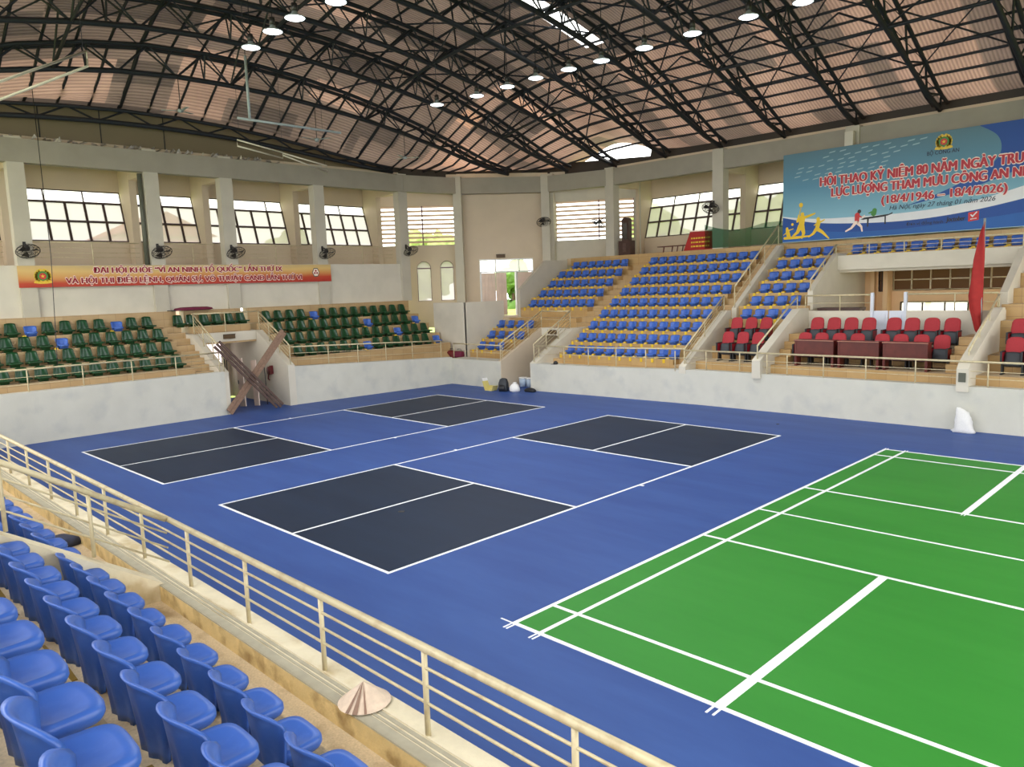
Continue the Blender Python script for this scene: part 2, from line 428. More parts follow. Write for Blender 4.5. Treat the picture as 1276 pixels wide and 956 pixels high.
wallseg(b, (-15.55, 16.55), (-11.9, 16.83), 1.17, 1.17, 0.5, 1)
wallseg(b, (-11.9, 16.83), (-7.5, 17.05), 1.17, 1.25, 0.4, 1)
wallseg(b, (-7.5, 17.05), (10, 17.0), 1.25, 1.25, 0.35, 1)
struct(b.build('wall_far', m_low))
# near parapet: outer wall, grooved curb top, stained inner face
b = MB()
b.box(-21, 12, -4.0, -3.68, 0, 1.5, 0)
b.box(-21, 12, -4.02, -4.0, 1.33, 1.485, 1)
b.box(-21, 12, -3.845, -3.825, 1.5, 1.512, 0); b.box(-21, 12, -3.885, -3.855, 1.5, 1.506, 2)
b.box(-21, 12, -3.925, -3.905, 1.5, 1.508, 2); b.box(-21, 12, -4.02, -3.935, 1.49, 1.504, 2)
struct(b.build('wall_near', [m_curb, m_curbside, m_groove]))

# ------------------------------------------------------------------ terraces
def terrace(name, pts, a, c, zb, axis, m_t, m_r):
    """pts: open front-to-back profile (u,z); extruded from a to c along the other axis"""
    poly = pts + [(pts[-1][0], zb), (pts[0][0], zb)]
    mp = (lambda u, z, t: (t, u, z)) if axis == 'Y' else (lambda u, z, t: (u, t, z))
    n = len(poly); vs = [mp(u, z, a) for u, z in poly] + [mp(u, z, c) for u, z in poly]
    bb = MB()
    for i in range(n):
        j = (i + 1) % n
        horiz = abs(poly[i][1] - poly[j][1]) < 1e-6
        bb.add([vs[i], vs[j], vs[n + j], vs[n + i]], [(0, 1, 2, 3)], 0 if horiz else 1)
    bb.add(vs[:n], [tuple(range(n))], 1); bb.add(vs[n:], [tuple(range(n))], 1)
    o = bb.build(name, [m_t, m_r])
    return struct(o)
def steps(u0, z0, du, dz, n, start=None, end=None):
    p = list(start or [])
    for k in range(n):
        p += [(u0 + du * k, z0 + dz * (k - 1) if (k or not start) else start[-1][1]), (u0 + du * k, z0 + dz * k)]
    p.append(((u0 + du * n) if end is None else end, z0 + dz * (n - 1)))
    return p
FY = lambda k: 17.7 + 0.8 * k
FZ = lambda k: 1.5 + 0.47 * k
full = steps(17.7, 1.5, 0.8, 0.47, 9, [(17.3, 1.1), (17.7, 1.1)], 24.9)
terrace('floor_stand', steps(17.7, 1.5, 0.8, 0.47, 3, [(17.2, 1.1), (17.7, 1.1)], 20.1), -20.7, -17.15, 0, 'Y', m_tread, m_riser)
terrace('floor_stand', [(20.1, 2.91), (20.9, 2.91)] + steps(20.9, 3.38, 0.8, 0.47, 5, None, 24.9)[1:], -20.3, -15.95, 0.2, 'Y', m_tread, m_riser)
terrace('floor_stand', [(19.1, 2.47), (20.09, 2.47)], -17.15, -15.96, 2.2, 'Y', m_tread, m_riser)
terrace('floor_stand', [(19.1, 2.47), (20.08, 2.47)], -15.95, -15.26, 2.2, 'Y', m_tread, m_riser)
ais = steps(17.7, 1.3, 0.4, 0.235, 19, [(17.3, 1.1), (17.7, 1.1)], 24.9)
terrace('floor_aisle', [p for p in ais if p[0] < 20.05] + [(20.09, [p for p in ais if p[0] < 20.05][-1][1])], -15.25, -14.85, 0, 'Y', m_tread, m_lriser)
terrace('floor_aisle', [p for p in ais if p[0] >= 20.09], -15.95, -14.85, 0, 'Y', m_tread, m_lriser)
terrace('floor_stand', full, -14.85, -9.15, 0, 'Y', m_tread, m_riser)
terrace('floor_aisle', ais, -9.15, -8.45, 0, 'Y', m_tread, m_lriser)
redp = [(17.35, 1.1), (17.7, 1.1), (17.7, 1.5), (18.85, 1.5), (18.85, 1.97), (20.1, 1.97), (20.1, 2.91)] + steps(20.9, 3.38, 0.8, 0.47, 5, None, 24.9)
terrace('floor_stand', redp, -8.45, -5.4, 0, 'Y', m_tread, m_riser)
terrace('floor_stand', [(17.35, 1.1), (17.7, 1.1), (17.7, 1.5), (19.2, 1.5), (19.2, 1.97), (26.2, 1.97)], -5.4, 0.75, 0, 'Y', m_tread, m_riser)
terrace('floor_stand', redp, 0.75, 8, 0, 'Y', m_tread, m_riser)
b = MB()   # seats balcony above the recess, with its white beam
b.box(-5.4, 0.75, 23.2, 23.4, 4.65, 5.2, 0); b.box(-5.4, 0.75, 23.4, 24.9, 4.55, 4.75, 0); b.box(-5.4, 0.75, 24.1, 24.9, 4.75, 5.26, 1); b.box(-5.4, 0.75, 24.9, 26.2, 5.4, 5.85, 0)
struct(b.build('ceiling_recess', [m_wall, m_riser]))
# corner landing by the door and the gallery floor
b = MB(); b.prism([(-20.3, 20.1), (-20.3, 23.7), (-21.45, 24.6), (-24.5, 20.6), (-24.6, 19.4), (-22.9, 17.6), (-20.75, 20.0)], 2.4, 2.91)
struct(b.build('floor_landing', m_tread))
b = MB(); b.box(-23.2, -20.6, 16.9, 17.6, 0, 1.12); struct(b.build('floor_corner', m_tread))
b = MB(); b.prism([(-20.6, 24.9), (-17.5, 27.3), (-17.5, 28.0), (8, 28.0), (8, 24.9)], 5.5, 5.85)
struct(b.build('floor_gallery', m_tread))
b = MB(); b.box(-20.3, 8, 24.86, 24.92, 5.26, 5.85); struct(b.build('baseboard_gallery', m_riser))
# left stand
LX = lambda k: -21.55 - 0.8 * k
LZ = lambda k: 1.86 + 0.47 * k
lp = steps(-21.55, 1.86, -0.8, 0.47, 4, [(-21.15, 1.45), (-21.55, 1.45)], -24.75) + [(-24.75, 3.93), (-25.2, 3.93)]
terrace('floor_stand', lp, -8, 4.75, 0, 'X', m_tread, m_lriser)
terrace('floor_stand', [(-23.5, 2.97), (-23.95, 2.97), (-23.95, 3.27), (-24.75, 3.27), (-24.75, 3.93), (-25.2, 3.93)], 5.75, 8.2, 2.55, 'X', m_tread, m_lriser)
lais = steps(-21.55, 1.66, -0.4, 0.235, 8, [(-21.15, 1.45), (-21.55, 1.45)], -24.75) + [(-24.75, 3.93), (-25.2, 3.93)]
terrace('floor_aisle', lais, 4.75, 5.45, 0, 'X', m_tread, m_lriser)
terrace('floor_stand', [(-21.3, 1.2)] + lp[1:], 8.5, 17.2, 0, 'X', m_tread, m_lriser)
b = MB(); b.box(-28.0, -25.2, -8, 17.0, 5.4, 5.6); struct(b.build('floor_gallery', m_tread))
# near stand
NYk = lambda k: -4.51 - 0.63 * k
NZk = lambda k: 1.69 + 0.45 * k
np_ = steps(-4.51, 1.69, -0.63, 0.45, 5, [(-4.0, 1.33), (-4.51, 1.33)], -7.7)
terrace('floor_stand', np_, -1.05, 9, 0, 'Y', m_tread, m_tread)
terrace('floor_stand', np_, -14, -1.35, 0, 'Y', m_tread, m_tread)

# stringer walls beside tunnels and aisles
def stringer(name, poly, a, c, axis, m=m_wall):
    mp = (lambda u, z, t: (t, u, z)) if axis == 'Y' else (lambda u, z, t: (u, t, z))
    bb = MB(); bb.prism(poly, a, c, 0, mp); return struct(bb.build(name, m))
LT = [(-20.95, 0), (-20.95, 1.62), (-23.45, 2.99), (-25.1, 2.99), (-28.0, 2.6), (-28.0, 0)]
stringer('wall_tunnel', LT, 5.45, 5.75, 'X'); stringer('wall_tunnel', LT, 8.2, 8.5, 'X')
FT = [(16.34, 0), (16.34, 1.22), (19.05, 2.52), (22.0, 2.52), (22.0, 0)]
stringer('wall_tunnel', FT, -17.3, -17.12, 'Y', m_cream)
FT2 = [(16.6, 0), (16.6, 1.19), (19.1, 2.52), (22.0, 2.52), (22.0, 0)]
stringer('wall_tunnel', FT2, -15.6, -15.25, 'Y')
b = MB(); b.box(-17.15, -15.6, 19.0, 19.2, 2.18, 2.52); b.box(-23.66, -23.46, 5.76, 8.19, 2.62, 3.0); struct(b.build('trim_lintels', m_wall))
stringer('wall_aisle', [(17.0, 1.1), (17.0, 1.35), (20.0, 3.25), (20.25, 3.25), (20.25, 1.1)], -8.45, -8.17, 'Y')
stringer('wall_aisle', [(20.7, 2.9), (20.7, 3.3), (24.4, 5.8), (24.7, 5.8), (24.7, 2.9)], -8.4, -8.2, 'Y')
stringer('wall_aisle', [(16.95, 1.1), (16.95, 1.7), (17.2, 1.85), (19.9, 3.3), (20.6, 3.3), (20.6, 1.1)], -5.55, -5.25, 'Y')
stringer('wall_aisle', [(20.6, 1.1), (20.6, 3.22), (21.05, 3.22), (21.05, 3.93), (23.2, 5.3), (24.2, 5.3), (24.2, 4.6), (26.2, 4.6), (26.2, 1.1)], -5.5, -5.3, 'Y')
stringer('wall_aisle', [(16.95, 1.1), (16.95, 1.75), (17.2, 1.95), (20.3, 3.3), (20.6, 3.3), (20.6, 1.1)], 0.62, 0.92, 'Y')
stringer('wall_aisle', [(20.6, 1.1), (20.6, 3.22), (21.0, 3.22), (21.0, 3.75), (23.2, 5.15), (24.2, 5.3), (24.2, 4.6), (24.6, 4.6), (24.6, 1.1)], 0.66, 0.88, 'Y')
NS = [(-3.97, 1.3), (-3.97, 1.5), (-5.31, 2.36), (-8, 4.15), (-8, 1.3)]
stringer('wall_near_aisle', NS, -1.35, -1.05, 'Y', m_curb)
# tunnel backs
b = MB(); b.box(-26.4, -26.2, 5.7, 8.3, 0, 2.6); struct(b.build('wall_tunnel_end', m_cream))
b = MB(); b.box(-26.4, -23.7, 5.75, 8.2, 2.56, 2.66); struct(b.build('ceiling_tunnel', m_wall))
b = MB(); b.box(-17.3, -15.4, 21.9, 22.1, 0, 2.6); struct(b.build('wall_tunnel_end', m_cream))

# small side steps in the VIP box
b = MB()
for i in range(4): b.box(-5.25, -4.85, 18.0 + 0.35 * i, 20.6, 1.5 + 0.24 * i if i else 1.5, 1.74 + 0.24 * i)
for i in range(4): b.box(0.05, 0.62, 18.0 + 0.4 * i, 20.6, 1.5 + 0.24 * i if i else 1.5, 1.74 + 0.24 * i)
struct(b.build('floor_side_steps', m_riser))

# V-shaped partition by the corner and the sloped end wall
b = MB(); b.box(-20.85, -20.7, 17.45, 20.1, 1.1, 3.78); b.box(-22.95, -20.7, 17.38, 17.53, 1.1, 3.78)
struct(b.build('wall_partition', m_wall))
stringer('wall_left_end', [(16.9, 2.5), (16.9, 5.3), (17.33, 4.85), (18.28, 4.06), (18.28, 2.5)], -25.15, -24.9, 'X')
b = MB(); b.prism([(20.9, 2.9), (20.9, 4.3), (22.9, 5.75), (24.6, 5.75), (24.6, 2.9)], -20.5, -20.32, 0, lambda u, z, t: (t, u, z))
struct(b.build('wall_corner_parapet', m_beam))
b = MB(); b.prism([(-21.62, 24.1), (-21.1, 24.45), (-21.3, 24.95), (-21.75, 24.7)], 2.9, 10.4); struct(b.build('wall_corner_return', m_beam))

# ------------------------------------------------------------------ upper walls, columns, ring beam
b = MB(); b.box(-25.25, -25.0, -8, 17.1, 3.93, 5.8); struct(b.build('wall_left_parapet', m_wall))
LC = [-4.2, 0.4, 5.0, 8.05, 12.45, 17.26]
FC = [-17.7, -11.5, -5.54, 0.5, 6.5]
cols = [(-25.0, y) for y in LC] + [(-24.25, 20.4), (-21.35, 24.1)] + [(x, 25.2) for x in FC]
for i, (x, y) in enumerate(cols):
    bb = MB(); zb = 3.93 if i < 6 else 2.9 if i < 8 else 5.85
    wd = 0.27 if i not in (6, 7) else 0.22
    if i < 6: bb.box(-25.3, -24.86, y - wd, y + wd, zb, 10.3)
    elif i < 8:
        bb.prism([(-wd, -wd), (wd, -wd), (wd, wd), (-wd, wd)], zb, 10.3, 0,
                 lambda u, v, t, x=x, y=y: (x + u * 0.77 - v * 0.64, y + u * 0.64 + v * 0.77, t))
    else: bb.box(x - wd, x + wd, 24.95, 25.45, zb, 10.3)
    o = bb.build('column', m_beam); struct(o)
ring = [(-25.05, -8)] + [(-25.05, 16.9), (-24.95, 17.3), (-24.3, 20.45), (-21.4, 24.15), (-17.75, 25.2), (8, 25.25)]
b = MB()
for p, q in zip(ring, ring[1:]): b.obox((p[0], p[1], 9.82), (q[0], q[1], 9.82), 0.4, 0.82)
struct(b.build('trim_ring_beam', mat('ring_beam_shaded_paint', (158, 152, 138), 0.85, 0.06, 1.5, 0.1, 30)))  # darker copy of the column paint, shade under the roof put into the colour
# outer walls with openings
XB, XT, ZB, ZT = -27.55, -28.25, 6.86, 8.98
b = MB()
b.box(-27.75, XB, -8, 17.3, 5.4, ZB); b.box(-28.45, XT, -8, 17.3, ZT, 10.6)
struct(b.build('wall_left_upper', m_cream))
b = MB(); b.box(-28.5, -25.2, -8, 17.3, 10.25, 10.4); b.box(-17.5, 8, 25.4, 29.0, 10.25, 10.4); struct(b.build('ceiling_gallery', m_cream))
YB, YT = 27.8, 28.5
b = MB(); b.box(-17.8, 8, YB, YB + 0.2, 5.5, 6.8); b.box(-17.8, 8, YT, YT + 0.2, 8.93, 10.6)
struct(b.build('wall_far_upper', m_cream))
# piers between windows and the short tie beams to the columns
b = MB()
for y in LC: b.prism([(XB + 0.55, 5.4), (XB + 0.55, 10.3), (XT - 0.15, 10.3), (XT - 0.15, ZT), (XB - 0.15, ZB), (XB - 0.15, 5.4)], y - 0.14, y + 0.14, 0, lambda u, z, t: (u, t, z)); b.box(-27.1, -25.2, y - 0.13, y + 0.13, 9.35, 9.8)
struct(b.build('wall_left_piers', m_cream))
b = MB()
for x in FC: b.prism([(YB - 0.55, 5.5), (YB - 0.55, 10.3), (YT + 0.15, 10.3), (YT + 0.15, 8.93), (YB + 0.15, 6.8), (YB + 0.15, 5.5)], x - 0.14, x + 0.14, 0, lambda u, z, t: (t, u, z)); b.box(x - 0.13, x + 0.13, 25.4, 27.3, 9.35, 9.8)
struct(b.build('wall_far_piers', m_cream))
# leaning windows
nwin = [0]
def window(P, Q, zb, zt, lean, n, label=None):
    """P,Q bottom corners (xy), lean = outward offset vector of the top"""
    nwin[0] += 1
    t = link('window_%d' % nwin[0], None); struct(t)
    P = Vector(P); Q = Vector(Q); Lv = Vector(lean)
    def pt(s, h): 
        p = P.lerp(Q, s) + Lv * h; return Vector((p.x, p.y, zb + (zt - zb) * h))
    up = (pt(0, 1) - pt(0, 0)).normalized()
    f = MB()
    for h in (0.0, 0.39, 0.76, 1.0): f.obox(pt(0, h), pt(1, h), 0.07, 0.09)
    for i in range(n + 1):
        f.obox(pt(i / n, 0), pt(i / n, 0.76), 0.09, 0.07)
        if i % 2 == 0 or i == n: f.obox(pt(i / n, 0.76), pt(i / n, 1), 0.05, 0.05)
    f.build('window_frame', m_frame, t)
    g = MB(); g.add([pt(0, 0), pt(1, 0), pt(1, 0.76), pt(0, 0.76)], [(0, 1, 2, 3)]); g.build('window_pane', m_frost, t)
    g = MB(); g.add([pt(0, 0.76), pt(1, 0.76), pt(1, 1), pt(0, 1)], [(0, 1, 2, 3)]); g.build('window_pane', m_pane, t)
for a, c in zip(LC, LC[1:]):
    window((XB - 0.05, a + 0.14), (XB - 0.05, c - 0.14), ZB, ZT, (XT - XB, 0), max(3, round((c - a - 0.3) / 0.75)))
for a, c in zip(FC[:3], FC[1:3] + [0.5]):
    window((a + 0.14, YB + 0.05), (c - 0.14, YB + 0.05), 6.8, 8.93, (0, YT - YB), round((c - a - 0.3) / 0.75))
# corner walls: line A->B with rectangular openings
def wall_line(name, A, B, z0, z1, openings, m, th=0.2):
    A = Vector(A); B = Vector(B); d = (B - A); Ln = d.length; d.normalize(); n = Vector((-d.y, d.x)) * th
    xs = sorted({0.0, Ln} | {o[0] for o in openings} | {o[1] for o in openings})
    zs = sorted({z0, z1} | {o[2] for o in openings} | {o[3] for o in openings})
    bb = MB()
    for x0, x1 in zip(xs, xs[1:]):
        for c0, c1 in zip(zs, zs[1:]):
            xm, zm = (x0 + x1) / 2, (c0 + c1) / 2
            if any(o[0] < xm < o[1] and o[2] < zm < o[3] for o in openings): continue
            p = A + d * x0; q = A + d * x1
            wallseg(bb, (p.x, p.y), (q.x, q.y), c1, c1, th, 1, c0)
    return struct(bb.build(name, m))
DA, DB = (-24.5, 20.6), (-21.5, 24.5)
LA, LB = (-27.4, 17.2), (-24.6, 20.7)
RA, RB = (-21.4, 24.6), (-17.5, 27.4)
def lp_(A, B, d, z, off=0.0):
    A = Vector(A); B = Vector(B); u = (B - A).normalized(); n = Vector((-u.y, u.x)); p = A + u * d + n * off
    return Vector((p.x, p.y, z))
wall_line('wall_corner_left', LA, LB, 2.4, 10.5, [(0.1, 4.40, 6.82, 8.9), (2.14, 2.9, 3.84, 5.97), (3.39, 4.12, 3.84, 5.97)], m_cream)
wall_line('wall_corner', DA, DB, 2.4, 10.5, [(1.04, 3.99, 2.91, 5.97)], m_cream)
wall_line('wall_corner_right', RA, RB, 2.9, 10.5, [(0.12, 4.45, 6.85, 8.93)], m_beam)
def louver(A, B, d0, d1, z0, z1, n=9):
    nwin[0] += 1; t = struct(link('window_%d' % nwin[0], None)); s = MB()
    for i in range(n):
        z = z0 + (z1 - z0) * (i + 0.75) / n
        p = lp_(A, B, d0, z, 0.1); q = lp_(A, B, d1, z, 0.1)
        u = (q - p).normalized(); nn = Vector((-u.y, u.x, 0))
        s.add([p - nn * 0.07 + Vector((0, 0, 0.045)), q - nn * 0.07 + Vector((0, 0, 0.045)), q + nn * 0.07 - Vector((0, 0, 0.045)), p + nn * 0.07 - Vector((0, 0, 0.045)),
               p - nn * 0.07 + Vector((0, 0, 0.06)), q - nn * 0.07 + Vector((0, 0, 0.06)), q + nn * 0.07 - Vector((0, 0, 0.03)), p + nn * 0.07 - Vector((0, 0, 0.03))],
              [(0, 1, 2, 3), (4, 5, 6, 7), (0, 1, 5, 4), (2, 3, 7, 6), (0, 3, 7, 4), (1, 2, 6, 5)])
    s.build('louver_blades', m_louver, t)
    f = MB()
    for x in (d0, (d0 + d1) * 0.5 + 0.3, d1): f.obox(lp_(A, B, x, z0, 0.05), lp_(A, B, x, z1, 0.05), 0.04, 0.05)
    f.build('window_frame', m_mauve, t)
louver(LA, LB, 0.1, 4.4, 6.82, 8.9); louver(RA, RB, 0.1, 4.45, 6.85, 8.93)
def arched(d0, d1, z0, z1):
    nwin[0] += 1; t = struct(link('window_%d' % nwin[0], None)); r = (d1 - d0) / 2; zc = z1 - r; dm = (d0 + d1) / 2
    arc = [(dm + r * math.cos(a), zc + r * math.sin(a)) for a in [PI * i / 12 for i in range(13)]]
    b = MB()   # spandrels closing the square head to an arch
    for sgn in (0, 1):
        pts = [p for p in arc if (p[0] >= dm - 1e-6) == (sgn == 0)]
        cx = d1 if sgn == 0 else d0
        poly = [(cx, z1)] + (pts if sgn else pts[::-1])
        poly = [(cx, z1)] + sorted(pts, key=lambda q: q[1])
        b.prism(poly, 0.0, 0.2, 0, lambda u, v, tt: lp_(LA, LB, u, v, tt))
    b.build('arch_spandrel', m_cream, t)
    f = MB(); f.tube([lp_(LA, LB, u, v, 0.06) for u, v in [(d1, z0)] + arc + [(d0, z0)]], 0.03, 6)
    f.obox(lp_(LA, LB, d0, zc, 0.06), lp_(LA, LB, d1, zc, 0.06), 0.05, 0.06); f.obox(lp_(LA, LB, d0, z0, 0.06), lp_(LA, LB, d1, z0, 0.06), 0.05, 0.05)
    f.build('window_frame', m_mauve, t)
    g = MB(); g.add([lp_(LA, LB, u, v, 0.08) for u, v in [(d0, z0), (d1, z0)] + arc], [tuple(range(15))]); g.build('window_pane', m_frost, t)
arched(2.14, 2.9, 3.84, 5.97); arched(3.39, 4.12, 3.84, 5.97)
# corner door with transom lights
t = struct(link('door_1', None))
f = MB()
for d in (1.04, 1.92, 3.2, 3.99): f.obox(lp_(DA, DB, d, 5.25, 0.05), lp_(DA, DB, d, 5.97, 0.05), 0.06, 0.06)
for zz in (5.28, 5.94): f.obox(lp_(DA, DB, 1.04, zz, 0.05), lp_(DA, DB, 3.99, zz, 0.05), 0.06, 0.07)
for d in (1.07, 3.03, 3.96): f.obox(lp_(DA, DB, d, 2.91, 0.05), lp_(DA, DB, d, 5.28, 0.05), 0.12, 0.1)
f.build('door_frame', m_white, t)
g = MB(); g.add([lp_(DA, DB, u, v, 0.06) for u, v in [(1.04, 5.28), (3.99, 5.28), (3.99, 5.97), (1.04, 5.97)]], [(0, 1, 2, 3)]); g.build('transom_pane', m_pane, t)
for d0, d1 in ((1.1, 1.9), (1.92, 2.5), (3.1, 3.95)):
    l = MB(); l.obox(lp_(DA, DB, d0, 4.08, 0.06), lp_(DA, DB, d1, 4.08, 0.06), 0.05, 2.3)
    for i in range(1, 4):
        dd = d0 + (d1 - d0) * i / 4; l.obox(lp_(DA, DB, dd, 2.95, 0.03), lp_(DA, DB, dd, 5.2, 0.03), 0.02, 0.015)
    l.build('door_leaf', m_doorb, t)
n_ = Vector((-0.79, 0.61)); P_ = [Vector(DA) + n_ * 0.25, Vector(DB) + n_ * 0.25]
b = MB(); b.prism([(p.x, p.y) for p in (P_[0], P_[1], P_[1] + n_ * 16, P_[0] + n_ * 16)], 2.4, 2.86); struct(b.build('floor_outside_terrace', m_grass))
# VIP recess back wall with tinted windows and lower lights
wall_line('wall_recess', (-5.4, 26.0), (0.75, 26.0), 1.97, 5.5, [(0.65, 1.0, 3.75, 4.6), (1.2, 6.0, 3.78, 4.6), (1.5, 3.9, 2.75, 3.3)], m_peach)
def flatwin(x0, x1, z0, z1, n, rows, glass, fm, y=26.05):
    nwin[0] += 1; t = struct(link('window_%d' % nwin[0], None)); f = MB()
    for i in range(n + 1):
        x = x0 + (x1 - x0) * i / n; f.box(x - 0.025, x + 0.025, y - 0.05, y + 0.02, z0, z1)
    for i in range(rows + 1):
        zz = z0 + (z1 - z0) * i / rows; f.box(x0, x1, y - 0.05, y + 0.02, zz - 0.025, zz + 0.025)
    f.build('window_frame', fm, t)
    MB().box(x0, x1, y + 0.03, y + 0.05, z0, z1).build('window_pane', glass, t)
flatwin(-4.75, -4.4, 3.75, 4.6, 3, 2, m_dglass, m_frame); flatwin(-4.2, 0.6, 3.78, 4.6, 7, 2, m_dglass, m_rail); flatwin(-3.9, -1.5, 2.75, 3.3, 3, 1, m_pane, m_frame)
b = MB(); b.box(-5.0, -4.85, 25.75, 26.0, 1.97, 4.6); b.box(-4.42, -4.25, 25.5, 26.0, 1.97, 4.6); struct(b.build('trim_pilasters', m_peach))

# white panel with door in front of the recess
b = MB(); b.box(-5.25, -3.03, 20.6, 20.72, 1.97, 3.2); b.box(-1.97, 0.62, 20.6, 20.72, 1.97, 3.2); struct(b.build('wall_box_back', m_wall))
t = struct(link('door_2', None))
for x0, x1 in ((-3.0, -2.52), (-2.48, -2.0)):
    l = MB(); l.box(x0, x1, 20.64, 20.68, 1.99, 3.2)
    l.box(x0 + 0.08, x1 - 0.08, 20.62, 20.64, 2.75, 3.08); l.box(x0 + 0.08, x1 - 0.08, 20.62, 20.64, 2.1, 2.6); l.build('door_leaf', m_doorw, t)
l = MB(); l.box(-3.08, -2.99, 20.58, 20.7, 1.97, 3.82); l.box(-2.01, -1.92, 20.58, 20.7, 1.97, 3.82); l.build('door_post', m_doorw, t)

# ------------------------------------------------------------------ roof
def zc_(X): return 14.2 - 3.0 * (max(0.0, (-13.0 - X)) / 12.0) ** 2.5
def kc_(X, Y):
    t = min(1.0, max(0.0, (-13.0 - X)) / 9.0)
    return 0.0112 + (0.0055 if Y < 6.2 else -0.0013) * t
def zbot(X, Y):
    z = zc_(X) - kc_(X, Y) * (Y - 6.2) ** 2
    if X < -24.9: z = 11.2 - 0.0085 * (Y - 5.0) ** 2
    return 10.3 + 0.25 * math.log(1 + math.exp((z - 10.3) / 0.25))
def depth(X, Y):
    return 0.18 + 0.75 * max(0.0, min(1.0, (zbot(X, Y) - 10.35) / 2.2))
def ztop(X, Y): return zbot(X, Y) + depth(X, Y)
def dormer(X, Y): 
    return 0.95 * math.exp(-((X + 18.0) / 2.2) ** 2) * max(0.0, min(1.0, (Y - 21.0) / 4.0))
def zroof(X, Y): return ztop(X, Y) + 0.2 + dormer(X, Y)
xs = [-25.9 + 0.45 * i for i in range(84)]; ys = [-8.1 + 0.45 * i for i in range(77)]
b = MB(); idx = {}
for i, x in enumerate(xs):
    for j, y in enumerate(ys):
        idx[i, j] = len(b.v); b.v.append((x, y, zroof(x, y)))
def hole(x, y):
    return (-13.2 < x < -12.4 and 13.4 < y < 18.1) or (-7.4 < x < -6.5 and 14.6 < y < 16.7)
for i in range(len(xs) - 1):
    for j in range(len(ys) - 1):
        x = (xs[i] + xs[i + 1]) / 2; y = (ys[j] + ys[j + 1]) / 2
        if hole(x, y): continue
        rs = random.Random(int(x // 0.9) * 971 + int((y + 20) // 2.6) * 37)   # one tint per sheet, paler by region to paint in the roof's glow
        q = rs.random()
        if x < -18.2 and y > 18.0 and x + y < 4.2: pr = (0.0, 0.1, 0.35, 0.72)
        elif y > 18.8: pr = (0.0, 0.0, 0.28, 1.0)
        elif y > 14.5: pr = (0.0, 0.25, 0.9, 1.0)
        elif x < -14.5 and y < 8: pr = (0.0, 0.2, 0.65, 1.0)
        elif x < -14.5: pr = (0.0, 0.4, 0.92, 1.0)
        else: pr = (0.5, 0.92, 1.0, 1.0)
        mi = sum(q > p_ for p_ in pr)
        b.f.append([idx[i, j], idx[i + 1, j], idx[i + 1, j + 1], idx[i, j + 1]]); b.mi.append(mi); b.sm.append(True)
o = b.build('ceiling_roof_sheets', [m_roofd, m_roof, m_roofpale, m_roofpink, m_roofor], flat=True); struct(o)
b = MB()
for (x0, x1, y0, y1) in ((-13.45, -12.1, 13.2, 18.3), (-7.6, -6.3, 14.4, 16.9)):
    n = 8
    vs = [(x, y0 + (y1 - y0) * k / n, zroof(x, y0 + (y1 - y0) * k / n) + 0.06) for x in (x0, x1) for k in range(n + 1)]
    b.add(vs, [(k, k + 1, n + 1 + k + 1, n + 1 + k) for k in range(n)])
nwin[0] += 1
struct(b.build('window_%d' % nwin[0], m_skyl))
# gable sheet on the left, eave sheets along the ring
b = MB(); yy = [-8 + 0.5 * i for i in range(52)]
vs = []
for y in yy: vs += [(-25.8, y, 10.0), (-25.8, y, zroof(-25.8, y) + 0.02)]
b.add(vs, [(2 * i, 2 * i + 1, 2 * i + 3, 2 * i + 2) for i in range(len(yy) - 1)])
for y in (1.5, 3.6, 6.0): b.box(-25.79, -25.77, y - 0.015, y + 0.015, 10.2, 11.9, 1)
struct(b.build('wall_gable', [m_gable, m_steel]))
m_eave = mat('dark_eave_sheet', (56, 50, 45), 0.7, 0.15, 1.0)
b = MB(); er = [(-25.8, 16.5), (-25.6, 17.6), (-24.8, 20.9), (-21.7, 24.7), (-20.9, 25.05), (-15.6, 25.6), (-14, 25.65), (8, 25.65)]
for p, q in zip(er, er[1:]):
    n = 14; vs = []
    for k in range(n + 1):
        x = p[0] + (q[0] - p[0]) * k / n; y = p[1] + (q[1] - p[1]) * k / n
        top = zroof(x, y) + 0.05
        if -21.0 <= x <= -15.5 and y > 24: top = 10.95 - 0.06 * (x + 21)
        vs += [(x, y, 10.1), (x, y, top)]
    b.add(vs, [(2 * i, 2 * i + 1, 2 * i + 3, 2 * i + 2) for i in range(n)])
struct(b.build('wall_eaves', m_eave))

struct(MB().box(11.2, 11.4, -13.4, 25.6, 7.6, 15.6).build('wall_right_gable_unseen', m_gable))  # unseen upper wall, added to block side light and darken the roof zone
